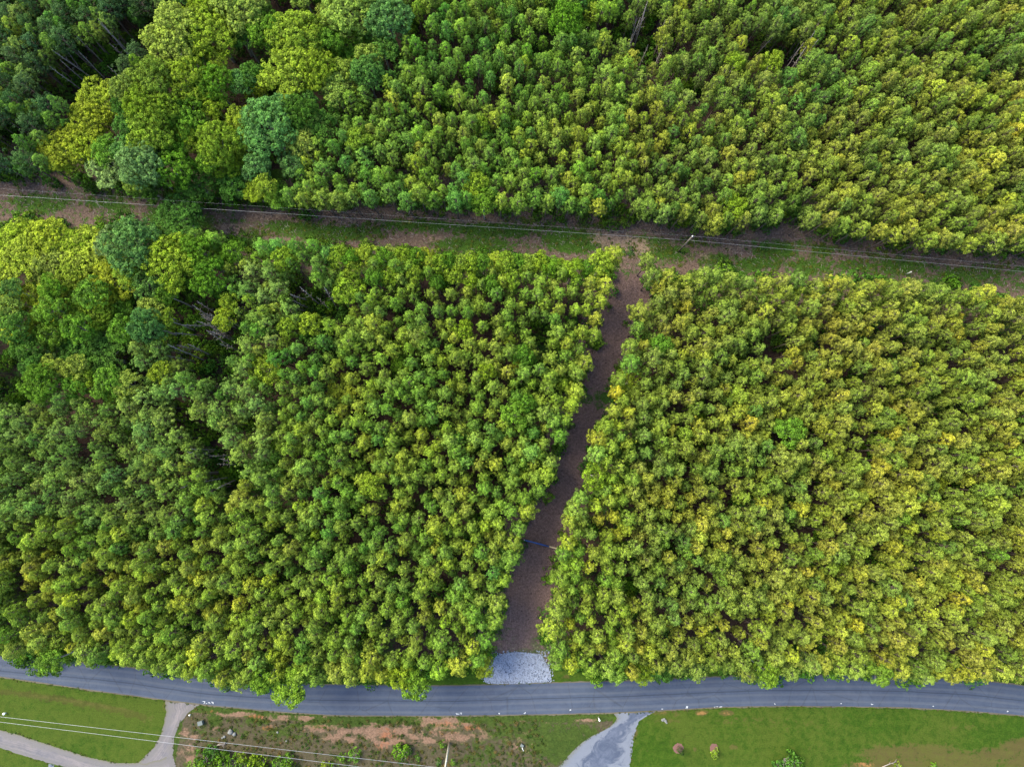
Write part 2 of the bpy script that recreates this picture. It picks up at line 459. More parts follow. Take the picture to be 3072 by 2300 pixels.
CLR_GRASS = [(330, 600, 90, 30, .9), (120, 610, 110, 40, .75), (540, 660, 110, 75, 1.0), (900, 680, 110, 30, .9), (1000, 700, 140, 25, .9), (760, 700, 60, 20, .6), (1250, 655, 70, 25, .6), (1480, 690, 120, 28, 1.0), (1720, 720, 90, 38, 1.1), (1420, 735, 120, 22, 1.0),
             (1600, 665, 70, 14, .5), (1780, 680, 60, 18, .6), (1930, 745, 70, 25, .8), (2010, 760, 60, 32, .8), (2330, 750, 70, 26, 1.0), (2280, 790, 90, 22, .9), (2080, 725, 50, 12, .7), (2150, 780, 60, 22, .8), (2470, 745, 40, 25, .8), (2560, 800, 90, 25, .7), (2430, 800, 80, 30, .8),
             (2700, 800, 120, 35, .75), (2900, 830, 160, 40, .7), (2640, 760, 60, 16, .5), (2990, 800, 80, 25, .6), (1130, 690, 60, 25, .5)]
CLR_SOIL = [(1880, 740, 70, 30, 1.0), (1830, 715, 60, 22, .8), (680, 690, 60, 20, .7), (1040, 660, 50, 14, .6), (820, 650, 80, 16, .5), (2110, 770, 40, 16, .5), (2200, 745, 60, 14, .5), (1300, 715, 30, 12, .6)]
def m_clear(x, y):
    g = vblob(x, y, CLR_GRASS)
    g = max(g, 0.37 + 0.65 * noise.noise(Vector((x * 0.008, y * 0.02, 1))))
    if abs(y - poly_at(N_EDGE, x)) < 45: g *= 0.6
    return (g, vblob(x, y, CLR_SOIL), 0)
top = [(x, y - 110) for x, y in N_EDGE]
bot = [(x, y + 90) for x, y in S_EDGE_L + S_EDGE_R]
strip('clearing_ground', [(-1200, 330), (-400, 400)] + top[1:-1] + [(3500, 690), (4300, 760)], [(-1200, 660), (-400, 720)] + bot[1:-1] + [(3500, 1010), (4300, 1080)], 0.02, M['clearing'], n=700, m=44, masks=m_clear)

def m_lane(x, y):
    g = 0.0
    if 1130 < y < 1260: g = 0.75 * max(0, 1 - abs(y - 1195) / 60) * (1.0 if x > 1790 else 0.8)
    g = max(g, 0.28 * (y > 1880), vblob(x, y, [(1880, 800, 40, 40, .5), (1690, 1930, 90, 60, .8), (1640, 1955, 120, 14, .7)]))
    return (g, 0.45 * max(0, min(1, (y - 1860) / 90)), 0)
LL = [(x - 75, y) for x, y in LANE_L]; LR = [(x + 60, y) for x, y in LANE_R]
strip('dirt_lane', [(LL[0][0], 790)] + LL[1:] + [(1440, 2060)], [(LR[0][0], 790)] + LR[1:] + [(1760, 2060)], 0.03, M['lane'], n=320, m=26, wob=0.5, masks=m_lane)

def m_verge(x, y):
    return (0.75, vblob(x, y, [(1700, 2030, 20, 8, .7), (1790, 1985, 60, 18, .5), (2000, 2033, 80, 6, .8), (300, 1992, 60, 8, .7), (2560, 2010, 30, 10, .8), (2880, 2030, 70, 8, .5)]), 0)
strip('road_verge', [(-900, 1740)] + [(x, y - 60) for x, y in ROAD_T[1:-1]] + [(4000, 2150)], [(-900, 1803)] + [(x, y + 4) for x, y in ROAD_T[1:-1]] + [(4000, 2224)], 0.036, M['lawn'], n=500, m=14, masks=m_verge)

strip('road', ROAD_T, ROAD_B, 0.05, M['asphalt'], n=500, m=12, wob=0.03)
strip('road_shoulder', [(x, y - 2) for x, y in ROAD_B], [(x, y + 4.0) for x, y in ROAD_B], 0.042, M['shoulder'], n=900, m=3, wob=0.16)
strip('road_edge_sand', [(x, y - 3.5) for x, y in ROAD_T], [(x, y + 2) for x, y in ROAD_T], 0.043, M['shoulder'], n=900, m=3, wob=0.14)

DL = [(505, 2090), (493, 2110), (499, 2136), (487, 2192), (462, 2240), (424, 2278), (385, 2320), (330, 2420)]
def m_lawn_l(x, y):
    tan = max(0, 1 - seg_dist(x, y, [(-200, 2045), (0, 2072), (140, 2090), (300, 2118), (430, 2150)]) / 26)
    g = 1.1 - 0.9 * tan
    s = 0.62 * max(0, 1 - seg_dist(x, y, [(60, 2080), (230, 2102), (400, 2132)]) / 14)
    return (g, max(s, vblob(x, y, [(440, 2150, 22, 26, .45), (494, 2120, 7, 30, .5), (350, 2285, 60, 5, .4)])), 0)
def m_lot(x, y):
    g = 0.25 + 0.45 * noise.noise(Vector((x * 0.02, y * 0.035, 2.0)))
    yb = poly_at(ROAD_B, x)
    if y - yb < 26: g = max(g, 1.0 - 0.3 * (y - yb) / 26)
    g = max(g, vblob(x, y, [(645, 2155, 20, 22, 1.1), (1040, 2168, 120, 12, 1.2), (770, 2160, 40, 18, .8), (960, 2175, 90, 12, .9), (850, 2200, 90, 26, .6), (1600, 2190, 200, 40, .75), (1700, 2230, 120, 60, 1.0), (1450, 2260, 70, 50, .6), (1320, 2180, 80, 14, .6), (600, 2190, 40, 40, .5)]))
    if x < 560 + (y - 2110) * -0.2 and x > 500: g = max(g, 0.9)
    s = vblob(x, y, [(700, 2142, 100, 8, .85), (870, 2152, 110, 10, .9), (960, 2185, 60, 14, .95), (1130, 2195, 160, 26, 1.0), (1330, 2165, 80, 22, 1.1), (1310, 2210, 140, 18, .95), (1180, 2225, 90, 18, .9), (1030, 2217, 60, 12, .9), (560, 2270, 26, 60, .8), (570, 2200, 40, 20, .7), (560, 2225, 20, 30, .5), (1440, 2190, 50, 18, .6), (1560, 2225, 40, 40, .5), (640, 2180, 30, 14, .5), (1600, 2165, 80, 6, .6), (1760, 2160, 60, 6, .7), (790, 2178, 60, 8, .5)])
    c = vblob(x, y, [(770, 2147, 26, 9, .9), (800, 2182, 22, 12, .8), (1160, 2200, 30, 22, .85), (1340, 2170, 60, 14, .7), (1415, 2183, 34, 10, .9), (1145, 2235, 26, 20, .7), (960, 2182, 30, 10, .7), (1320, 2198, 60, 6, .6), (640, 2133, 20, 6, .7), (700, 2150, 20, 6, .5)])
    s *= 0.74 + 0.9 * noise.noise(Vector((x * 0.03, y * 0.06, 5.0)))
    return (g, s, c * 0.9)
def m_lawn_r(x, y):
    g = 1.05 + 0.3 * noise.noise(Vector((x * 0.01, y * 0.03, 8.0)))
    s = vblob(x, y, [(1985, 2136, 36, 8, .8), (2000, 2160, 40, 8, .6), (2030, 2140, 12, 12, .6), (2105, 2137, 18, 8, 1.4), (2180, 2137, 20, 8, 1.3), (2200, 2239, 12, 8, .9), (2085, 2246, 7, 8, .9), (2650, 2260, 70, 26, .9), (2760, 2255, 120, 26, .95), (2700, 2300, 160, 24, 1.1), (2900, 2290, 120, 24, .9), (3050, 2240, 50, 26, .9), (3060, 2280, 60, 26, .9), (2590, 2295, 30, 12, .8), (2980, 2262, 80, 20, .9), (2840, 2270, 90, 22, 1.0), (2420, 2240, 60, 14, .35), (2900, 2180, 90, 14, .35), (2380, 2170, 200, 22, .32), (2240, 2160, 140, 12, .42), (1903, 2190, 10, 30, .8), (2790, 2150, 20, 10, .4)])
    c = vblob(x, y, [(2105, 2138, 16, 6, .9), (2180, 2138, 16, 6, .7), (1990, 2137, 20, 5, .6), (2590, 2292, 34, 12, .7)])
    if 26 < y - poly_at(ROAD_B, x) < 34 and x > 2150: g = 1.3
    return (g, s, c)
strip('lawn_left', [(-900, 1850), (-300, 1978)] + [(0, 2020), (270, 2060), (510, 2092)], [(-900, 2420), (-300, 2440), (0, 2440), (270, 2430), (560, 2430)], 0.020, M['lawn'], n=240, m=90, masks=m_lawn_l)
strip('scrub_lot', [(500, 2088)] + [(x, y - 8) for x, y in ROAD_B[6:13]] + [(1860, 2125)], [(520, 2440), (900, 2440), (1300, 2440), (1650, 2440), (1780, 2440)], 0.024, M['scrub'], n=420, m=90, masks=m_lot)
strip('lawn_right', [(1850, 2125)] + [(x, y - 8) for x, y in ROAD_B[14:-1]] + [(4000, 2300)], [(1760, 2440), (2200, 2440), (2900, 2440), (3300, 2470), (4000, 2560)], 0.028, M['lawn'], n=420, m=80, masks=m_lawn_r)

# driveways
strip('driveway_left', [(500, 2091), (495, 2108), (499, 2136), (487, 2192), (462, 2240), (424, 2278), (375, 2330), (330, 2430)],
      [(612, 2109), (590, 2117), (562, 2140), (538, 2171), (522, 2212), (519, 2265), (529, 2300), (545, 2430)], 0.034, M['old_drive'], n=400, m=10, wob=0.16)
strip('driveway_loop', [(-300, 2140), (0, 2188), (52, 2202), (149, 2233), (257, 2268), (347, 2287), (440, 2288), (500, 2270)],
      [(-300, 2190), (0, 2242), (69, 2265), (146, 2287), (208, 2302), (330, 2345), (440, 2350), (522, 2330)], 0.038, M['old_drive'], n=400, m=10, wob=0.18)
strip('driveway_stub', [(146, 2290), (140, 2330)], [(163, 2292), (160, 2330)], 0.030, M['grey_drive'], n=6, m=3)
strip('driveway_right', [(1770, 2137), (1838, 2139), (1855, 2155), (1824, 2182), (1764, 2213), (1716, 2251), (1675, 2300), (1580, 2430)],
      [(2060, 2121), (1965, 2133), (1915, 2162), (1903, 2204), (1894, 2242), (1892, 2300), (1888, 2430)], 0.032, M['grey_drive'], n=260, m=30, wob=0.30)
strip('gravel_apron', [(1492, 1962), (1549, 1953), (1621, 1959), (1640, 1985), (1653, 2018), (1652, 2044)],
      [(1470, 1990), (1452, 2020), (1452, 2036), (1460, 2050), (1526, 2051), (1651, 2046)], 0.055, M['grey_drive'], n=60, m=14, wob=0.2)

# white survey paint along the road edge
def strokes(name, segs, label, group='white spray-paint marks on the road edge'):
    b = MB()
    for (x0, y0, x1, y1) in segs:
        p, q = at(x0, y0), at(x1, y1)
        d = (q - p); L = d.length; c = (p + q) / 2
        b.box((c.x, c.y, 0.056), (max(L, 0.10), 0.065, 0.004), math.atan2(d.y, d.x))
    tag(b.obj(name, M['paint']), label, 'road marking', group)
strokes('road_marking', [(608, 2102, 616, 2103), (616, 2103, 612, 2109), (618, 2109, 621, 2108), (624, 2107, 629, 2105), (627, 2104, 631, 2109), (634, 2104, 640, 2105), (640, 2105, 640, 2110), (636, 2107, 640, 2107)], 'largest scribble of white paint beside the mouth of the left driveway')
strokes('road_marking', [(1368, 2137, 1371, 2142), (1371, 2142, 1374, 2138), (1375, 2141, 1378, 2140), (1380, 2137, 1386, 2137), (1382, 2140, 1385, 2140)], 'white paint scribble on the road edge just left of the gravel apron')
strokes('road_marking', [(1495, 2138, 1500, 2139), (1497, 2136, 1498, 2141)], 'small white paint cross on the road edge opposite the gravel apron')
strokes('road_marking', [(1571, 2138, 1577, 2137), (1576, 2134, 1574, 2139)], 'small white paint tick on the road edge below the gravel apron')
strokes('road_marking', [(1708, 2128, 1714, 2128), (1711, 2126, 1711, 2130)], 'white paint cross set in from the road edge left of the white post')
strokes('road_marking', [(1984, 2125, 1989, 2125)], 'tiny white paint dash where the right driveway flares onto the road')
strokes('road_marking', [(2059, 2117, 2063, 2117), (2063, 2117, 2062, 2123), (2059, 2117, 2058, 2124), (2059, 2120, 2062, 2120)], 'boxy white paint mark on the road edge right of the right driveway')
strokes('road_marking', [(2142, 2119, 2144, 2119), (2147, 2118, 2149, 2118), (2151, 2118, 2154, 2118), (2158, 2119, 2166, 2118)], 'row of white paint dots on the road edge above two tan soil patches')
strokes('road_marking', [(2322, 2109, 2326, 2111), (2324, 2108, 2324, 2111)], 'lone white paint fleck on the road above the middle of the right lawn')
strokes('road_marking', [(2521, 2109, 2525, 2109), (2523, 2107, 2523, 2110)], 'white paint dot on the road beside a dark oily patch')
strokes('road_marking', [(2613, 2109, 2614, 2112), (2614, 2112, 2619, 2111)], 'L-shaped white paint fleck on the road edge of the right lawn')
strokes('road_marking', [(2797, 2117, 2801, 2117), (2799, 2115, 2799, 2118)], 'white paint dot on the road, second from the right frame edge')
strokes('road_marking', [(3020, 2133, 3025, 2132), (3022, 2130, 3022, 2134)], 'rightmost white paint dot on the road')

# ------------------------------------------------------------------ foliage meshes
def leaves(C, N, S, puff):
    """diamond-shaped leaf clumps: centres, normals, sizes"""
    n = len(C)
    N = N + rng.normal(0, 0.45, (n, 3)); N /= np.linalg.norm(N, axis=1)[:, None]
    A = rng.normal(0, 1, (n, 3)); U = np.cross(N, A); U /= np.linalg.norm(U, axis=1)[:, None]
    W = np.cross(N, U)
    S = S[:, None]
    bend = N * S * 0.22
    V = np.empty((n, 4, 3))
    V[:, 0] = C + U * S - bend; V[:, 1] = C + W * S * 0.62; V[:, 2] = C - U * S - bend; V[:, 3] = C - W * S * 0.62
    F = np.arange(n * 4).reshape(n, 4)
    return V.reshape(-1, 3), F, np.repeat(puff, 4)

def sphere_dirs(n):
    d = rng.normal(0, 1, (n, 3)); return d / np.linalg.norm(d, axis=1)[:, None]

def puffs_mesh(name, cen, rad, out, per, size, mat, fresh=None):
    """cen: tuft centres, rad: tuft radii, out: direction each tuft faces, fresh: puff value per tuft"""
    Cs, Ns, Ss, Ps = [], [], [], []
    for ci, (c, r, o) in enumerate(zip(cen, rad, out)):
        k = max(6, int(per * (r / 0.42) ** 1.6))
        d = sphere_dirs(k)
        d = d + np.array(o) * 0.75; d /= np.linalg.norm(d, axis=1)[:, None]
        rr = r * rng.uniform(0.72, 1.12, k)[:, None]
        Cs.append(np.array(c) + d * rr); Ns.append(d)
        Ss.append(rng.uniform(size * 0.7, size * 1.3, k))
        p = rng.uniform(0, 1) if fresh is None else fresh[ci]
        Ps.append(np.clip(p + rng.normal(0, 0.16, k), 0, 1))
    V, F, Pf = leaves(np.vstack(Cs), np.vstack(Ns), np.concatenate(Ss), np.concatenate(Ps))
    return V, F, Pf

def pine_parts(i, mature=False):
    """a loblolly-like pine: whorls of ascending branches that end in tufts; local units are metres, height about 12"""
    H = 12.0
    R = rng.uniform(1.45, 1.85) if not mature else rng.uniform(2.0, 2.4)
    base = H - (rng.uniform(5.0, 6.0) if not mature else rng.uniform(4.6, 5.4))
    cen, rad, out, tr = [], [], [], []
    lean = rng.normal(0, 0.18, 2)
    z = base; a0 = rng.uniform(0, 6)
    while z < H - 0.25:
        t = (z - base) / (H - base)
        L = R * (0.55 + 0.55 * min(1, t * 3.2)) * (1 - t ** 1.55) ** 0.8
        nb = 6 if t < .6 else 5
        a0 += 1.1
        for k in range(nb):
            if rng.uniform() < 0.10: continue
            a = a0 + 2 * math.pi * k / nb + rng.normal(0, 0.22)
            l = L * rng.uniform(0.72, 1.18)
            up = 0.35 + 0.4 * t
            cx, cy = lean * t
            tipv = (cx + math.cos(a) * l, cy + math.sin(a) * l, z + l * up)
            tr.append(((cx, cy, z), tipv))
            o = np.array([math.cos(a), math.sin(a), 0.9]); o /= np.linalg.norm(o)
            cen.append(tipv); rad.append(rng.uniform(0.22, 0.36)); out.append(o)
            if l > 0.9:
                for q in range(2):
                    f = rng.uniform(0.45, 0.8); aa = a + rng.normal(0, 0.35)
                    cen.append((cx + math.cos(aa) * l * f, cy + math.sin(aa) * l * f, z + l * f * up + rng.uniform(0.0, 0.25)))
                    rad.append(rng.uniform(0.18, 0.32)); out.append((o[0] * .5, o[1] * .5, 0.85))
        z += rng.uniform(0.45, 0.62)
    cen.append((lean[0], lean[1], H)); rad.append(0.34); out.append((0, 0, 1))
    for k in range(4):
        a = rng.uniform(0, 6.28); cen.append((lean[0] + math.cos(a) * .3, lean[1] + math.sin(a) * .3, H - .35)); rad.append(0.3); out.append((math.cos(a) * .5, math.sin(a) * .5, .8))
    fresh = [float(np.clip(0.15 + 0.55 * (c[2] - base) / (H - base) + rng.normal(0, 0.15), 0, 1)) for c in cen]     # tufts brighter and yellower high up, darker and greener low down
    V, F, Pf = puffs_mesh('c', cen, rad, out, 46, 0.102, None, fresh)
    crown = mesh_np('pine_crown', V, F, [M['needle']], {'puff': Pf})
    b = MB()
    b.tube([(0, 0, -0.1), (lean[0] * .0 + rng.normal(0, .05), rng.normal(0, .05), base * .5), (0, 0, base), (lean[0], lean[1], H - 0.7)], [0.15, 0.12, 0.09, 0.03], 7)
    for p, q in tr[::2]: b.tube([p, q], [0.025, 0.01], 3)
    for k in range(5):      # dead stubs below the crown
        a = rng.uniform(0, 6.28); zz = rng.uniform(3.5, base)
        b.tube([(0, 0, zz), (math.cos(a) * .9, math.sin(a) * .9, zz + .1)], [0.03, 0.012], 3)
    trunk = b.mesh('pine_trunk', M['bark'])
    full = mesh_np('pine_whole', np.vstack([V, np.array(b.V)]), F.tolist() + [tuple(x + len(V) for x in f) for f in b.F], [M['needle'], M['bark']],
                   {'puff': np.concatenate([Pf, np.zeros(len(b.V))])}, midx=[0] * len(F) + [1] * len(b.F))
    return crown, trunk, full

def broad_parts(i, R=4.0, H=14.0, lobes=17, size=0.17):
    """a broadleaf tree: trunk, limbs and a domed crown made of lobes that carry leaf clumps"""
    cen, rad, out, lob = [], [], [], []
    for k in range(lobes):
        t = (k + 0.5) / lobes
        ph = math.acos(1 - t * 1.15); a = k * 2.399963 + rng.normal(0, 0.35)
        rr = R * rng.uniform(0.55, 0.78)
        c = np.array([math.sin(ph) * math.cos(a) * rr, math.sin(ph) * math.sin(a) * rr, H - R * 0.95 + math.cos(ph) * rr * 0.8 * rng.uniform(.8, 1.2) - (0.0 if t < .8 else .6)])
        r = R * rng.uniform(0.26, 0.40)
        lob.append((c, r))
        npf = int(26 * (r / 1.3) ** 1.7) + 8
        d = sphere_dirs(npf) + np.array([0, 0, 0.5]) + np.array([c[0], c[1], 0]) / R * 0.6
        d /= np.linalg.norm(d, axis=1)[:, None]
        for q in d:
            cen.append(c + q * r * rng.uniform(0.75, 1.1) * np.array([1, 1, 0.85])); rad.append(rng.uniform(0.24, 0.42)); out.append(q)
    V, F, Pf = puffs_mesh('c', cen, rad, out, 30, size * .78, None)
    crown = mesh_np('broad_crown', V, F, [M['leaf']], {'puff': Pf})
    b = MB()
    fork = H - R * 1.7
    b.tube([(0, 0, -.1), (.1, .05, fork * .5), (0, 0, fork)], [0.05 * R + .06, 0.045 * R + .04, 0.035 * R + .03], 9)
    for c, r in lob[::2]:
        m = (c * 0.5 + np.array([0, 0, fork]) * 0.5) + np.array([0, 0, .3])
        b.tube([(0, 0, fork - .2), tuple(m), tuple(c)], [0.025 * R, 0.016 * R, 0.02], 5)
    trunk = b.mesh('broad_trunk', M['grey_bark'])
    return crown, trunk

def shrub_parts(R=1.0, H=1.6, n=26):
    cen, rad, out = [], [], []
    d = sphere_dirs(n); d[:, 2] = np.abs(d[:, 2]) * 0.9 + 0.05
    for q in d:
        f = rng.uniform(0.5, 1.0)
        cen.append((q[0] * R * f, q[1] * R * f, 0.25 + q[2] * H * f * .8)); rad.append(rng.uniform(0.2, 0.34)); out.append(q / np.linalg.norm(q))
    V, F, Pf = puffs_mesh('c', cen, rad, out, 18, 0.13, None)
    crown = mesh_np('shrub_foliage', V, F, [M['leaf']], {'puff': Pf})
    b = MB()
    for k in range(6):
        a = k * 1.05 + rng.uniform(0, .4)
        b.tube([(0, 0, -.05), (math.cos(a) * R * .3, math.sin(a) * R * .3, H * .4), (math.cos(a) * R * .6, math.sin(a) * R * .6, H * .75)], [0.03, 0.02, 0.01], 4)
    return crown, b.mesh('shrub_stem', M['grey_bark'])

PINES = [pine_parts(i) for i in range(12)]
MATURE = [pine_parts(i, True) for i in range(6)]
BIG = [broad_parts(i, 4.2, 15.0, 19) for i in range(5)]
MID = [broad_parts(i, 2.3, 12.0, 12, 0.15) for i in range(6)]
SHRUB = [shrub_parts() for i in range(6)]

def plant(name, parts, loc, s, tint, label, cat, group, rz=None, part_names=('crown', 'trunk')):
    root = empty(name, loc, random.uniform(0, 6.28) if rz is None else rz, s)
    tag(root, label, cat, group)
    c = link(part_names[0], parts[0], root); c['tint'] = tint
    link(part_names[1], parts[1], root)
    return root

# ------------------------------------------------------------------ tree colours (leaf colour of kind and region)
TINT = {'lime': (0.205, 0.300, 0.022), 'yellow': (0.250, 0.325, 0.024), 'edge': (0.15, 0.26, 0.024), 'olive': (0.21, 0.29, 0.040), 'green': (0.115, 0.235, 0.018),
        'dark': (0.070, 0.165, 0.020), 'blue': (0.100, 0.215, 0.045), 'pale': (0.17, 0.28, 0.070)}
def vary(c, v=0.12):
    k = random.uniform(1 - v, 1 + v)
    return (c[0] * k * random.uniform(1 - v, 1 + v), c[1] * k, c[2] * k * random.uniform(.8, 1.2))
def lerp3(a, b, t): return tuple(a[i] + (b[i] - a[i]) * t for i in range(3))
def pine_tint(x, y):
    g, ol = (0.100, 0.200, 0.036), (0.182, 0.230, 0.035)
    if y < 700: t = 0.12 + 0.75 * max(0, min(1, (x - 900) / 1900)) * (0.55 + 0.45 * max(0, min(1, y / 500)))
    elif x < 1150: t = 0.32 + 0.42 * max(0, min(1, (y - 1100) / 700))
    else: t = 0.62 + 0.3 * max(0, min(1, (x - 1300) / 1500))
    t += random.gauss(0, 0.17) + 0.55 * noise.noise(Vector((x * 0.006, y * 0.006, 3.3)))
    c = lerp3(g, ol, max(-0.1, min(1.25, t)))
    if random.random() < 0.2: c = tuple(v * q for v, q in zip(c, (0.74, 0.86, 0.85)))
    c = tuple(v * q for v, q in zip(c, (1.13, 1.17, 0.95))) if x < 1890 else tuple(v * q for v, q in zip(c, (1.04, 1.0, 0.95)))
    if random.random() < 0.12: c = tuple(v * q for v, q in zip(c, (1.35, 1.25, 1.0)))
    if random.random() < 0.03: c = lerp3(c, (0.27, 0.31, 0.04), 0.6)
    return vary(c, 0.14)
def colour_word(c):
    r = c[0] / c[1]
    if r > 0.95: return 'yellow-tipped' if c[1] > 0.14 else 'olive-gold'
    if r > 0.82: return 'olive' if c[1] > 0.11 else 'dull olive'
    if r > 0.68: return 'light green' if c[1] > 0.115 else 'mid-green'
    return 'grey-green' if c[1] > 0.095 else 'dark green'

ONES = 'zeroth first second third fourth fifth sixth seventh eighth ninth tenth eleventh twelfth thirteenth fourteenth fifteenth sixteenth seventeenth eighteenth nineteenth'.split()
TENS = {2: ('twentieth', 'twenty'), 3: ('thirtieth', 'thirty'), 4: ('fortieth', 'forty'), 5: ('fiftieth', 'fifty'), 6: ('sixtieth', 'sixty'), 7: ('seventieth', 'seventy')}
def nth(n):
    if n < 20: return ONES[n]
    t, o = divmod(n, 10)
    return TENS[t][0] if o == 0 else TENS[t][1] + '-' + ONES[o]

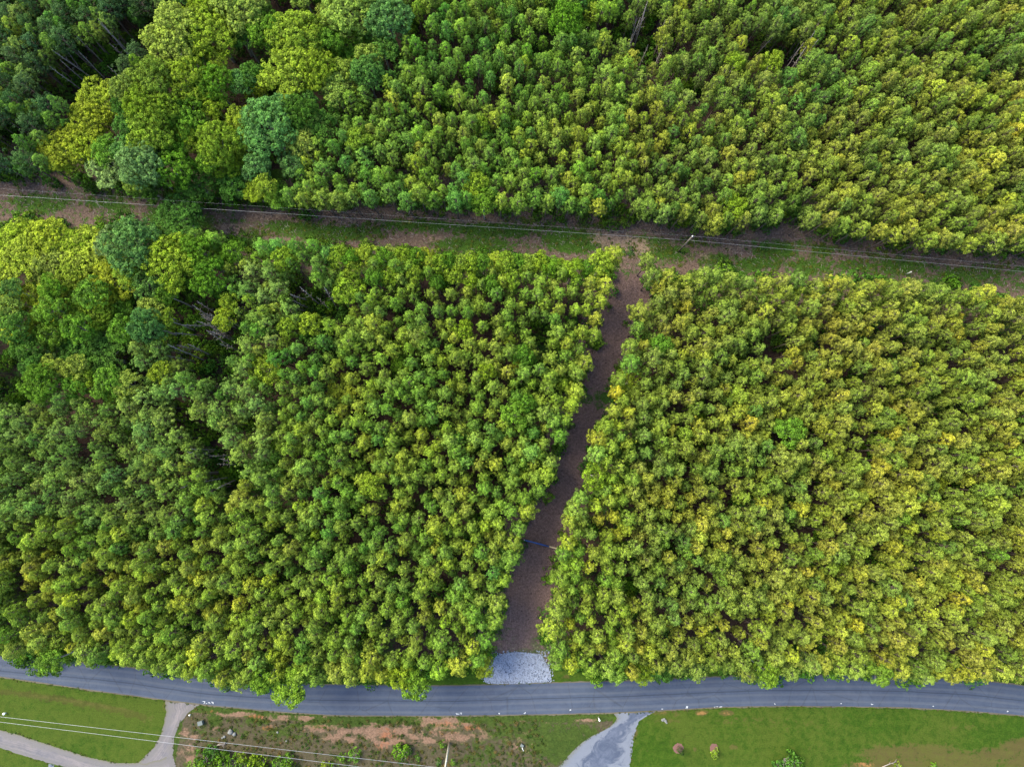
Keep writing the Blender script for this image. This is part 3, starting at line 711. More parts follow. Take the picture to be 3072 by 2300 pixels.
# ------------------------------------------------------------------ broadleaf trees, read off the photograph: x, y, crown radius (all px), colour, where
BROAD = [
 (535, 120, 88, 'olive', 'dense and rounded, left of the tall lime trees by the top edge'),
 (640, 95, 80, 'lime', 'tall, right of the rounded olive crown near the top'),
 (615, 8, 55, 'lime', 'cut by the top edge above the tall lime tree'),
 (730, 25, 80, 'olive', 'broad crown at the top edge between lime trees'),
 (800, 90, 60, 'green', 'behind the brightest lime crown, near the top'),
 (880, 120, 78, 'lime', 'upper lobe of the brightest pair in the upper-left wood'),
 (880, 225, 85, 'lime', 'brightest of the upper-left wood, ragged lower edge'),
 (950, 210, 60, 'lime', 'right shoulder of the brightest crown pair'),
 (775, 262, 46, 'lime', 'small, below left of the brightest crown pair'),
 (560, 240, 66, 'lime', 'above the centre of the upper-left wood'),
 (640, 250, 56, 'green', 'mid-wood, right of a fresh lime crown'),
 (455, 235, 60, 'olive', 'tan-flecked, on the upper rim of the wood beside dark pines'),
 (380, 262, 50, 'olive', 'golden-olive rim tree beside the dark pine gap'),
 (315, 310, 66, 'yellow', 'on the left rim, third up from the yellow point'),
 (275, 370, 60, 'yellow', 'on the left rim, second up from the yellow point'),
 (205, 450, 64, 'yellow', 'leftmost point of the upper-left broadleaf wood'),
 (265, 440, 55, 'yellow', 'just right of the leftmost yellow point'),
 (420, 310, 52, 'lime', 'narrow upright lobes in the middle of the wood'),
 (480, 325, 55, 'lime', 'upright lobes right of its twin in mid-wood'),
 (455, 400, 72, 'lime', 'centre of the upper-left wood above pale trees'),
 (560, 360, 62, 'green', 'fine-leaved, centre right of the upper-left wood'),
 (600, 310, 50, 'green', 'in mid-wood below fresh lime crowns'),
 (340, 500, 66, 'pale', 'silvery, lowest left of the upper-left wood above the strip'),
 (420, 490, 62, 'pale', 'silvery, right twin above the grassy strip'),
 (515, 500, 62, 'green', 'between the silvery pair and the tall pale lime tree'),
 (650, 430, 62, 'lime', 'pale lime upright crown above the strip, left half'),
 (690, 480, 60, 'lime', 'fine-textured lower half beside the pale lime upright crown'),
 (815, 385, 88, 'blue', 'largest bluish dome of the upper-left wood'),
 (730, 240, 42, 'blue', 'small bluish crown left of the bright lime pair'),
 (600, 555, 60, 'dark', 'low and dark at the strip, under the lime upright crown'),
 (700, 560, 48, 'dark', 'low and dark at the strip, right neighbour of its twin'),
 (765, 575, 36, 'lime', 'low star-shaped lime tree at the strip edge'),
 (845, 590, 46, 'green', 'low green tree at the strip edge right of the lime star'),
 (440, 560, 50, 'dark', 'low and dark at the strip edge under silvery crowns'),
 (1050, 40, 80, 'olive', 'tall mass at the top edge right of the bright lime pair'),
 (1040, 150, 72, 'green', 'below the olive mass near the top'),
 (1165, 55, 68, 'blue', 'blue-green dome near the top, left of a dark gap'),
 (1150, 150, 48, 'dark', 'dark crown under the blue-green dome'),
 (1100, 215, 50, 'blue', 'bluish crown where the wood meets the pine block'),
 (900, 330, 50, 'dark', 'dark crown between bluish dome and pines'),
 (960, 390, 48, 'dark', 'dark crown at the edge of the pine block'),
 (1700, 55, 50, 'green', 'fresh green crown beside the dark gap at the top'),
 (1745, 110, 48, 'green', 'lower of two fresh crowns beside the top gap'),
 (545, 655, 60, 'dark', 'low and wide, alone in the grassy strip under the wires'),
 (70, 745, 72, 'yellow', 'top left corner of the lower yellow wood'),
 (150, 728, 66, 'yellow', 'brightest on the upper rim of the lower yellow wood'),
 (245, 735, 50, 'lime', 'upper rim between yellow crowns and the blue-green dome'),
 (60, 810, 82, 'yellow', 'left edge of the frame in the lower yellow wood'),
 (160, 800, 60, 'olive', 'hollow middle of the lower yellow wood'),
 (290, 780, 84, 'yellow', 'upper half of the big central yellow crown'),
 (340, 850, 72, 'yellow', 'lower right half of the big central yellow crown'),
 (225, 840, 52, 'lime', 'between the big yellow crown and the left ones'),
 (100, 950, 84, 'yellow', 'lowest and leftmost bulge of the yellow wood'),
 (190, 890, 60, 'olive', 'above the white trunks in the yellow wood'),
 (285, 935, 64, 'lime', 'lowest lime bulge of the yellow wood'),
 (360, 920, 46, 'green', 'small, right of the lowest lime bulge'),
 (400, 735, 76, 'blue', 'largest blue-green dome reaching into the strip'),
 (475, 760, 46, 'blue', 'right shoulder of the blue-green dome'),
 (335, 728, 46, 'pale', 'left shoulder of the blue-green dome'),
 (520, 790, 78, 'lime', 'dense fresh green crown right of the yellow wood'),
 (590, 765, 56, 'green', 'on the strip edge right of the blue-green dome'),
 (625, 830, 55, 'green', 'right of the dense fresh crown'),
 (700, 755, 38, 'green', 'small, on the strip edge left of the lime button'),
 (846, 775, 36, 'lime', 'round lime button on the strip edge'),
 (1045, 868, 46, 'lime', 'round bright crown beside a bare gap'),
 (250, 1045, 70, 'dark', 'dark mass below the yellow wood'),
 (330, 1075, 74, 'dark', 'right half of the dark mass below the yellow wood'),
 (170, 1060, 55, 'pale', 'greyish crown below the lowest yellow bulge'),
 (120, 1150, 52, 'green', 'mid-green, by the left frame edge below the dark mass'),
 (250, 1140, 38, 'lime', 'small lime crown under the dark mass'),
 (365, 1180, 44, 'green', 'green with a lime tip below the dark mass'),
 (430, 970, 50, 'blue', 'bluish crown left of the trunk-filled gap'),
 (490, 955, 30, 'lime', 'narrow lime crown on the left rim of the trunk-filled gap'),
 (670, 955, 32, 'lime', 'round lime crown inside the trunk-filled gap'),
 (690, 905, 30, 'lime', 'small lime crown above the round one in the gap'),
 (480, 1120, 34, 'lime', 'lime crown under the trunk-filled gap'),
 (1030, 1170, 44, 'yellow', 'glowing yellow crown left of the middle of the picture'),
 (800, 1110, 44, 'lime', 'large lime crown in the left pine block'),
 (860, 985, 32, 'lime', 'left one of a lime pair in the left pine block'),
 (930, 975, 38, 'lime', 'right one of a lime pair in the left pine block'),
 (1390, 985, 30, 'lime', 'small, right part of the block left of the lane'),
 (1460, 1115, 26, 'lime', 'round pale button in the block left of the lane'),
 (1570, 1065, 32, 'green', 'saturated green, upper part of the block left of the lane'),
 (1545, 1240, 42, 'green', 'large green crown left of the lane, beside its middle'),
 (1580, 1210, 30, 'green', 'small green crown next to the large one left of the lane'),
 (1208, 1090, 30, 'green', 'low green crown in the block left of the lane'),
 (1110, 1460, 34, 'lime', 'lime crown at the heart of the block left of the lane'),
 (1800, 795, 44, 'lime', 'round bright crown where strip and lane meet'),
 (1890, 1145, 38, 'yellow', 'yellow crown on the right side of the lane'),
 (1785, 1430, 38, 'lime', 'lime crown leaning over the right side of the lane'),
 (2363, 1295, 44, 'green', 'green crown with lime top in the block right of the lane'),
 (2812, 1446, 26, 'yellow', 'small yellow button in the far right block'),
 (2710, 1530, 38, 'lime', 'lime crown below the yellow button'),
 (2514, 1680, 34, 'lime', 'lime crown low in the right block'),
 (1985, 1035, 30, 'green', 'fresh green crown near the top of the right block'),
 (2208, 618, 38, 'lime', 'bright lime crown on the upper side of the strip, right half'),
 (1430, 552, 42, 'lime', 'bright green-lime crown on the upper side of the strip, middle'),
 (1450, 600, 38, 'green', 'green crown right under the bright one above the strip'),
 (1075, 418, 38, 'lime', 'bright crown inside the upper pine block, left'),
 (1445, 372, 24, 'lime', 'small bright crown inside the upper pine block'),
 (2210, 185, 30, 'lime', 'warm lime crown in the upper right pines'),
 (2320, 180, 34, 'lime', 'round lime crown beside the upper right trunk gap'),
 (870, 2062, 49, 'edge', 'hanging furthest over the road, left half'),
 (790, 2040, 34, 'edge', 'left neighbour of the tree hanging furthest over the road'),
 (1245, 2052, 40, 'edge', 'fresh green, reaching over the road left of the gravel'),
 (1205, 2030, 36, 'lime', 'lime top beside the fresh green tree over the road'),
 (1930, 2010, 40, 'yellow', 'low yellow-lime tree on the road edge right of the gravel'),
 (1985, 2010, 32, 'dark', 'bluish-dark low tree on the road edge right of the gravel'),
 (1450, 1995, 30, 'yellow', 'yellow sprig hanging over the left corner of the gravel'),
 (2300, 2015, 39, 'edge', 'bulging over the road above the right lawn, first'),
 (2640, 2020, 35, 'edge', 'bulging over the road above the right lawn, second'),
 (150, 1985, 39, 'edge', 'overhanging the road at the far left'),
]
# the sunlit fringe along the lower side of the strip
fw = random.Random(8)
FILL = []
for wood, n in ((0, 44), (1, 22)):
    W_ = [[(330, 560), (200, 480), (300, 330), (430, 200), (560, -90), (1150, -90), (1160, 180), (1000, 300), (900, 450), (860, 600)], [(10, 700), (600, 720), (640, 830), (540, 880), (420, 980), (400, 1170), (80, 1170), (10, 1000)]][wood]
    t_ = 0
    while n and t_ < 4000:
        t_ += 1
        x, y = fw.uniform(0, 1200), fw.uniform(-90, 1200)
        if not inside(W_, x, y): continue
        if any((x - q[0]) ** 2 + (y - q[1]) ** 2 < (q[2] * 0.72) ** 2 for q in BROAD) or any((x - q[0]) ** 2 + (y - q[1]) ** 2 < 52 ** 2 for q in FILL): continue
        FILL.append((x, y, fw.randint(32, 48), fw.choice(['green', 'dark', 'green', 'blue', 'olive', 'lime']), wood)); n -= 1
FILL.sort(key=lambda q: (q[4], q[0]))
fr = random.Random(5)
FR = []
for k, x in enumerate(range(1010, 1790, 34)):
    yy = poly_at(S_EDGE_L, x)
    FR.append((x + fr.randint(-6, 6), yy + 34 + fr.randint(-6, 10), fr.randint(26, 34), ['lime', 'green', 'yellow', 'lime', 'green', 'olive'][k % 6], None))
for k, x in enumerate(range(1060, 1560, 60)):
    yy = poly_at(S_EDGE_L, x)
    FR.append((x + fr.randint(-10, 10), yy + 85 + fr.randint(-14, 14), fr.randint(24, 30), ['lime', 'green', 'lime'][k % 3], None))
FR.sort(key=lambda q: q[0])
taken = []
CW = {'edge': 'Mid-green', 'lime': 'Lime-green', 'yellow': 'Golden yellow', 'olive': 'Olive', 'green': 'Fresh green', 'dark': 'Dark green', 'blue': 'Blue-green', 'pale': 'Pale grey-green'}
def put_broad(x, y, r, c, lab, group):
    big = r > 49
    rm = r / 16.4 * (1.14 if r > 49 else 1.06)
    low = 'low' in lab[:60]
    h = (14.5 if big else 11.8) * random.uniform(.95, 1.05)
    if x < 500 and 640 < y < 1000: h *= 1.1
    if x < 520 and y < 500: h *= 1.12
    if low: h *= 0.62
    R0, H0 = (4.2, 15.0) if big else (2.3, 12.0)
    p = at(x, y, h - rm * 0.75)
    parts = random.choice(BIG if big else MID)
    rm *= (CAM_H - h) / CAM_H * 1.06
    taken.append((p.x, p.y, rm))
    s = rm / R0
    plant('broadleaf_tree', parts, (p.x, p.y, 0), (s, s, h / H0), vary(TINT[c], 0.08), lab, 'tree', group)
for x, y, r, c, w in BROAD:
    g = 'broadleaf trees of the upper left wood' if (y < 620 and x < 1250) else 'broadleaf trees of the lower left wood' if (x < 720 and y < 1200) else 'broadleaf trees scattered among the pines'
    put_broad(x, y, r, c, CW[c] + ' broadleaf, ' + w, g)
for k, (x, y, r, c, w) in enumerate(FR):
    put_broad(x, y, r, c, CW[c] + ' small tree, ' + nth(k + 1) + ' from left in the leafy fringe below the strip', 'leafy fringe along the lower side of the strip')

cnt = {0: 0, 1: 0}
for x, y, r, c, w in FILL:
    cnt[w] += 1
    put_broad(x, y, r, c, CW[c] + ' small crown, ' + nth(cnt[w]) + ' from left of those tucked between big crowns, ' + ['upper left wood', 'lower left wood'][w], ['broadleaf trees of the upper left wood', 'broadleaf trees of the lower left wood'][w])

# ------------------------------------------------------------------ pines
ZC = 9.5                                   # mid height of the crowns
GAPS = [(200, 215, 60), (255, 165, 52), (400, 95, 58), (322, 185, 50), (15, 415, 55), (150, 255, 48), (230, 260, 40), (340, 120, 40), (535, 885, 45), (580, 925, 50), (640, 900, 38), (625, 985, 45), (560, 1010, 62), (680, 1010, 52), (600, 1070, 50), (660, 1120, 32), (545, 1235, 40), (600, 1290, 35), (660, 1390, 48), (690, 1440, 40), (640, 1330, 36), (735, 1280, 25), (0, 1130, 60), (60, 1180, 40),
        (900, 855, 42), (960, 910, 34), (1010, 940, 28), (930, 890, 30), (1340, 320, 24), (1625, 1000, 26), (1330, 840, 22), (2330, 1020, 28), (1945, 60, 40), (1910, 110, 44), (1950, 150, 30), (2055, 235, 34), (2080, 270, 30), (2280, 130, 38), (2370, 150, 40), (2320, 160, 24), (1870, 90, 26), (1480, 275, 15), (1190, 60, 0), (2600, 1350, 22), (1890, 1760, 20), (2390, 650, 24), (1250, 90, 30), (700, 395, 40), (2560, 1560, 16), (2050, 1380, 14), (2480, 1950, 20), (1110, 840, 18)]
gapw = []
for x, y, r in GAPS:
    if r: p = at(x, y, ZC); gapw.append((p.x, p.y, r / 16.4 * 1.0))

BLOCK_N = [(-560, -420), (3640, -420), (3640, 790)] + [(x, y) for x, y in reversed(N_EDGE[1:-1])] + [(-560, 500)]
BLOCK_L = [(-560, 640)] + S_EDGE_L[1:] + LANE_L[1:] + list(reversed(EDGE_BL[1:])) + [(-560, 1880)]
BLOCK_R = [(3640, 940)] + list(reversed(S_EDGE_R[:-1])) + LANE_R[1:] + EDGE_BR[1:-1] + [(3640, 2110)]
MAT_TL = [(-560, -420), (520, -420), (470, 60), (445, 180), (330, 240), (230, 330), (140, 420), (190, 505), (-560, 470)]

class Hash:
    def __init__(s): s.d = {}
    def near(s, x, y, r):
        i, j = int(x // 4), int(y // 4)
        for a in range(i - 1, i + 2):
            for b in range(j - 1, j + 2):
                for (u, v, q) in s.d.get((a, b), ()):
                    if (u - x) ** 2 + (v - y) ** 2 < (r * q) ** 2: return True
        return False
    def add(s, x, y, q=1.0): s.d.setdefault((int(x // 4), int(y // 4)), []).append((x, y, q))
WOODS = [[(180, 560), (100, 440), (240, 330), (330, 270), (430, 190), (480, 40), (560, -60), (1160, -60), (1240, 60), (1180, 180), (1080, 260), (980, 300), (940, 420), (880, 520), (860, 640)],
         [(-200, 640), (660, 680), (680, 860), (560, 880), (420, 980), (420, 1190), (60, 1190), (-200, 1000)]]
H_ = Hash()
def blocked(x, y, k=0.72):
    for u, v, r in taken:
        if (u - x) ** 2 + (v - y) ** 2 < (r * k + 0.5) ** 2: return True
    for u, v, r in gapw:
        if (u - x) ** 2 + (v - y) ** 2 < (r + 0.9) ** 2: return True
    return False

single, mass = [], []       # (x, y, px, py, size, mature, tint, label pieces)
def edge_row(line, step, inset, side, where, group, keep=lambda x, y: True, order='left'):
    row = []
    for x, y, tx, ty in resample(line, step):
        nx, ny = (-ty, tx) if side > 0 else (ty, -tx)
        x += nx * inset + random.uniform(-11, 11); y += ny * inset + random.uniform(-11, 11)
        if not (-30 < x < 3100 and -30 < y < 2330) or not keep(x, y) or abs(x - 1890) < 46 and y < 870: continue
        p = at(x, y, ZC)
        if blocked(p.x, p.y, 0.8) or H_.near(p.x, p.y, 2.0): continue
        H_.add(p.x, p.y)
        row.append([p.x, p.y, x, y, random.uniform(0.84, 1.24), False, pine_tint(x, y)])
    row.sort(key=lambda q: q[2] if order == 'left' else q[3])
    for k, q in enumerate(row):
        word = 'from the left' if order == 'left' else 'down'
        single.append(q + [f"{colour_word(q[6]).capitalize()} pine, {nth(k + 1)} {word}, front row {where}", group])
edge_row(LANE_L, 46, 32, 1, 'on the left side of the lane', 'pines lining the lane', order='down')
edge_row(LANE_R, 46, 32, -1, 'on the right side of the lane', 'pines lining the lane', order='down')
edge_row(N_EDGE, 49, 30, -1, 'above the grassy strip', 'pines lining the power line strip', keep=lambda x, y: x > 860)
edge_row(S_EDGE_L, 47, 26, 1, 'under the strip, left of the lane', 'pines lining the power line strip', keep=lambda x, y: x > 560)
edge_row(S_EDGE_R, 48, 30, 1, 'under the strip, right of the lane', 'pines lining the power line strip')
edge_row(EDGE_BL, 48, 28, -1, 'along the road, left of the gravel', 'pines lining the road')
edge_row(EDGE_BR, 48, 28, -1, 'along the road, right of the gravel', 'pines lining the road')

def area_rows(poly, where, group, mature, dmin, size, tint, limit, tries):
    pts = []
    bx0, bx1 = min(p[0] for p in poly), max(p[0] for p in poly); by0, by1 = min(p[1] for p in poly), max(p[1] for p in poly)
    for _ in range(tries):
        x, y = random.uniform(bx0, bx1), random.uniform(by0, by1)
        if not inside(poly, x, y): continue
        p = at(x, y, ZC)
        if blocked(p.x, p.y, 1.05 if mature else 0.72) or H_.near(p.x, p.y, dmin): continue
        H_.add(p.x, p.y, 1.0)
        pts.append([p.x, p.y, x, y, random.uniform(*size), mature, tint(x, y)])
    vis = [q for q in pts if -25 < q[2] < 3095 and -25 < q[3] < 2320]
    for q in pts:
        if q not in vis: mass.append(q)
    rows = {}
    for q in vis: rows.setdefault(int((q[3] - by0) // 62), []).append(q)
    n = 0
    for ri, (k, row) in enumerate(sorted(rows.items())):
        row.sort(key=lambda q: q[2])
        for j, q in enumerate(row):
            if n < limit:
                single.append(q + [f"{colour_word(q[6]).capitalize()} pine {nth(j + 1)} from left, {nth(ri + 1)} row down, {where}", group]); n += 1
            else: mass.append(q)
dark_t = lambda x, y: vary(lerp3((0.036, 0.088, 0.026), (0.072, 0.135, 0.034), random.random()), 0.12)
area_rows(MAT_TL, 'dark stand, upper left corner', 'dark pines of the upper left corner', True, 3.1, (0.95, 1.12), dark_t, 60, 9000)
MID_L = [(360, 1030), (500, 1130), (620, 1160), (740, 1100), (800, 1180), (800, 1420), (520, 1400), (400, 1250), (340, 1130)]
grey_t = lambda x, y: vary(lerp3((0.120, 0.222, 0.045), (0.185, 0.265, 0.050), random.random()), 0.12)
area_rows(MID_L, 'by lower left bare gap', 'grey-green pines around the bare gap', True, 2.7, (0.85, 0.98), grey_t, 50, 5000)
UP_L = [(560, 800), (860, 800), (900, 880), (830, 1060), (720, 1080), (560, 1100), (400, 1000)]
area_rows(UP_L, 'by the trunk-filled gap', 'grey-green pines around the trunk-filled gap', True, 2.7, (0.85, 0.98), grey_t, 40, 5000)

# the rest of the plantation
def fill(poly, dmin, mature_fn, tries):
    bx0, bx1 = min(p[0] for p in poly), max(p[0] for p in poly); by0, by1 = min(p[1] for p in poly), max(p[1] for p in poly)
    for _ in range(tries):
        x, y = random.uniform(bx0, bx1), random.uniform(by0, by1)
        if not inside(poly, x, y) or any(inside(w, x, y) for w in WOODS): continue
        m = mature_fn(x, y)
        p = at(x, y, ZC)
        d = dmin * (1.12 if m else 1.0) * random.uniform(0.92, 1.1)
        if H_.near(p.x, p.y, d) or blocked(p.x, p.y): continue
        H_.add(p.x, p.y)
        mass.append([p.x, p.y, x, y, random.choice([random.uniform(0.70, 0.90), random.uniform(0.64, 1.12)]) * (0.92 if m else 1), m, (grey_t if (m and x < 900) else pine_tint)(x, y)])
def grown(x, y): return (x < 560 and 1000 < y < 1560) or (y < 330 and 1600 < x < 2250 and random.random() < .5) or (y < 600 and x < 1250 and random.random() < .3)
def fillp(poly, tries):
    q = [(x, y) for x, y in poly]
    fill(q, 1.86, grown, tries)
fillp(BLOCK_N, 80000); fillp(BLOCK_L, 90000); fillp(BLOCK_R, 70000)
# keep crowns clear of the lane, strip and road: drop fill trees too near the edge lines
EDGES = [LANE_L, LANE_R, N_EDGE, S_EDGE_L, S_EDGE_R, EDGE_BL, EDGE_BR]
mass = [q for q in mass if not (abs(q[2] - 1888) < 42 and 740 < q[3] < 860) and min(seg_dist(q[2], q[3], e) for e in EDGES) > 36]
if len(single) > 300:
    keep = sorted(single, key=lambda q: (q[8].startswith('grey-green'), random.random()))
    mass += [q[:7] for q in keep[300:]]; single = keep[:300]
print('PINES single', len(single), 'mass', len(mass), 'broad', len(BROAD) + len(FR))

for q in single:
    parts = random.choice(MATURE if q[5] else PINES)
    s = q[4]; h = random.uniform(0.95, 1.08)
    plant('pine_tree', parts[:2], (q[0], q[1], 0), (s, s, h), q[6], q[7], 'pine tree', q[8])

def gn_scatter(name, variants, items, label, cat):
    """items: (x, y, z, rz, sx, sz, variant, tint) -> one object that carries them all"""
    col = bpy.data.collections.new(name + '_kinds')
    for i, me in enumerate(variants):
        col.objects.link(bpy.data.objects.new(f'{name}_kind_{i:02d}', me))
    me = bpy.data.meshes.new(name)
    me.from_pydata([(q[0], q[1], q[2]) for q in items], [], [])
    def put(nm, tp, key, arr):
        a = me.attributes.new(nm, tp, 'POINT'); a.data.foreach_set(key, np.asarray(arr, dtype=np.float32 if tp != 'INT' else np.int32).ravel())
    put('rot', 'FLOAT_VECTOR', 'vector', [(0, 0, q[3]) for q in items])
    put('scl', 'FLOAT_VECTOR', 'vector', [(q[4], q[4], q[5]) for q in items])
    put('variant', 'INT', 'value', [q[6] for q in items])
    put('tint', 'FLOAT_VECTOR', 'vector', [q[7] for q in items])
    ob = link(name, me)
    ng = bpy.data.node_groups.new(name, 'GeometryNodeTree')
    ng.interface.new_socket('Geometry', in_out='INPUT', socket_type='NodeSocketGeometry')
    ng.interface.new_socket('Geometry', in_out='OUTPUT', socket_type='NodeSocketGeometry')
    N = ng.nodes; L = ng.links
    gi, go = N.new('NodeGroupInput'), N.new('NodeGroupOutput')
    ci = N.new('GeometryNodeCollectionInfo'); ci.inputs['Collection'].default_value = col
    ci.inputs['Separate Children'].default_value = True; ci.inputs['Reset Children'].default_value = True
    ip = N.new('GeometryNodeInstanceOnPoints'); ip.inputs['Pick Instance'].default_value = True
    def na(nm, tp):
        n = N.new('GeometryNodeInputNamedAttribute'); n.data_type = tp; n.inputs['Name'].default_value = nm
        return n.outputs['Attribute']
    e2r = N.new('FunctionNodeEulerToRotation')
    L.new(na('rot', 'FLOAT_VECTOR'), e2r.inputs[0]); L.new(e2r.outputs[0], ip.inputs['Rotation'])
    L.new(na('scl', 'FLOAT_VECTOR'), ip.inputs['Scale']); L.new(na('variant', 'INT'), ip.inputs['Instance Index'])
    L.new(gi.outputs[0], ip.inputs['Points']); L.new(ci.outputs[0], ip.inputs['Instance']); L.new(ip.outputs[0], go.inputs[0])
    md = ob.modifiers.new('scatter', 'NODES'); md.node_group = ng
    tag(ob, label, cat, None, 'stuff')
    return ob

whole = [p[2] for p in PINES] + [p[2] for p in MATURE]
items = []
for q in mass:
    v = 12 + random.randrange(6) if q[5] else random.randrange(12)
    items.append((q[0], q[1], 0, random.uniform(0, 6.28), q[4], random.choice([random.uniform(0.74, 1.0), random.uniform(0.9, 1.12)]), v, q[6]))
gn_scatter('pine_plantation', whole, items, 'thousands of young green pines packed in blocks round the dirt lane', 'plantation')

# low green growth under the trees and along the edges
items = []
def under(x, y, s, c): 
    if abs(x - 1888) < 46 and 690 < y < 900: return
    p = at(x, y, 0.5); items.append((p.x, p.y, 0, random.uniform(0, 6.28), s, s * random.uniform(.7, 1.3), random.randrange(6), vary(TINT[c], .2)))
for line, sgn, dens in ((N_EDGE, -1, 1.0), (S_EDGE_L, 1, .8), (S_EDGE_R, 1, .7), (EDGE_BL, -1, .9), (EDGE_BR, -1, .9), (LANE_L, 1, .25), (LANE_R, -1, .3)):
    for x, y, tx, ty in resample(line, 9):
        if random.random() > dens: continue
        nx, ny = (-ty, tx) if sgn > 0 else (ty, -tx)
        k = random.uniform(-14, 50) if line is N_EDGE else random.uniform(4, 60)
        under(x + nx * k, y + ny * k, random.uniform(0.5, 1.7), random.choice(['green', 'dark', 'dark', 'green']))
for _ in range(2600):
    x, y = random.uniform(0, 3072), random.uniform(0, 2000)
    if any(inside(b, x, y) for b in (BLOCK_N, BLOCK_L, BLOCK_R)): under(x, y, random.uniform(.5, 1.6), random.choice(['green', 'dark', 'dark']))
for gx, gy, r in GAPS:
    for _ in range(int(r / 5)):
        under(gx + random.uniform(-r, r), gy + random.uniform(-r, r), random.uniform(.5, 1.7), random.choice(['green', 'green', 'dark']))
gn_scatter('undergrowth', [s[0] for s in SHRUB], items, 'low green undergrowth along the stand edges and in the gaps', 'undergrowth')

# ------------------------------------------------------------------ bare trunks in the gaps
def bare_mesh():
    b = MB(); H = 11.5
    b.tube([(0, 0, -.1), (.05, 0, H * .4), (-.05, .06, H * .75), (0, .1, H)], [0.13, 0.11, 0.08, 0.03], 7)
    bb = MB()
    for k in range(10):
        a = k * 2.4; z = H * (.45 + .05 * k); l = 0.7 * (1.1 - .08 * k)
        bb.tube([(0, 0, z), (math.cos(a) * l * .6, math.sin(a) * l * .6, z + .15), (math.cos(a) * l, math.sin(a) * l, z + .45)], [0.035, 0.022, 0.01], 4)
    return b.mesh('bare_trunk', M['dead']), bb.mesh('bare_branches', M['dead'])
BARE = [bare_mesh() for _ in range(3)]
def bare_group(name, cx, cy, rx, ry, n):
    pts = sorted((cx + random.uniform(-rx, rx), cy + random.uniform(-ry, ry)) for _ in range(n))
    for k, (x, y) in enumerate(pts):
        p = at(x, y, 0); m = random.choice(BARE)
        root = empty('bare_tree', (p.x, p.y, 0), random.uniform(0, 6), random.uniform(.8, 1.08))
        root.rotation_euler = (random.gauss(0, .07), random.gauss(0, .07), random.uniform(0, 6))
        tag(root, f'Leafless grey trunk, {nth(k + 1)} from the left {name}', 'bare tree', 'leafless trunks in the gaps')
        link('trunk', m[0], root); link('branch', m[1], root)['kind'] = 'stuff'
bare_group('in the trunk-filled gap left of centre', 660, 1000, 80, 85, 24)
bare_group('in the lower left bare gap', 690, 1400, 45, 55, 11)
bare_group('in the dark gap of the upper left corner', 330, 250, 110, 90, 14)
bare_group('in the gap at the top right of centre', 1930, 170, 70, 80, 10)
bare_group('in the small gap beside the round bright crown', 965, 910, 50, 30, 6)
bare_group('in the upper right gap', 2320, 205, 60, 50, 8)
bare_group('among the yellow wood', 215, 945, 30, 16, 4)

# ------------------------------------------------------------------ utility poles and wires
def utility_pole(base, h, mat, label, rz, arm=False):
    p = at(*base)
    root = empty('utility_pole', (p.x, p.y, 0), rz); tag(root, label, 'utility pole', 'utility poles')
    MB().tube([(0, 0, -.3), (0, 0, h * .5), (0, 0, h)], [0.17, 0.14, 0.11], 12).obj('pole', mat, root, True)
    b = MB().tube([(0, 0, h), (0, 0, h + .12)], .06, 8)
    b.lump((0, 0, h + .2), 0.12, 0.9, 10, 5, 0.0); b.obj('insulator', M['porcelain'], root, True)
    MB().box((0.14, 0, h * .74), (0.16, 0.10, 0.25), 0, .2).tube([(0.2, 0, h * .74), (0.34, 0, h * .74)], 0.05, 8).obj('neutral_bracket', M['steel'], root)
    MB().box((0, -.16, h * .55), (0.05, 0.03, 1.2)).obj('ground_rod_cover', M['steel'], root)
    return p
pt = utility_pole((2035, 755), 9.7, M['pole_wood'], 'dark leaning-looking wooden pole with white insulator in the grassy strip', 0.4)
pb = utility_pole((1348, 2226), 10.6, M['pale_wood'], 'pale wooden pole cut by the bottom edge in the scrubby lot', 1.0)

def wire(a, b, rad, sag, label, group, n=40):
    a, b = Vector(a), Vector(b)
    pts = []
    for i in range(n + 1):
        t = i / n; q = a.lerp(b, t); q.z -= sag * 4 * t * (1 - t); pts.append(q)
    tag(MB().tube(pts, rad, 5).obj('power_line', M['wire'], smooth=True), label, 'wire', group)
g1 = 'wires over the grassy strip'
zt, zn = 9.95, 7.1
wire((pt.x + .3, pt.y + .1, zn), at(-300, 566, 6.4), 0.016, 0.0, 'bright lower wire running left from the pole in the strip', g1)
wire((pt.x, pt.y, zt), at(-300, 545, 9.2), 0.0045, 0.0, 'hair-thin upper wire running left from the pole in the strip', g1)
wire((pt.x + .3, pt.y + .1, zn), at(3400, 846, 6.6), 0.016, 0.0, 'lower wire running right from the pole in the strip', g1)
wire((pt.x, pt.y, zt), at(3400, 830, 9.3), 0.007, 0.0, 'upper wire running right from the pole in the strip', g1)
g2 = 'wires over the lawns at the bottom'
wire(at(1334, 2303, 10.6), at(-300, 2114, 10.0), 0.024, 0.0, 'upper of two white wires crossing the left lawn', g2)
wire(at(1345, 2332, 10.6), at(-300, 2127, 10.0), 0.024, 0.0, 'lower of two white wires crossing the left lawn', g2)
wire(at(1334, 2303, 10.6), at(3400, 2600, 10.0), 0.024, 0.0, 'wire leaving the pale pole beyond the bottom edge', g2)
# short bright hardware east of the pole in the strip
p = at(2100, 712, 8.6)

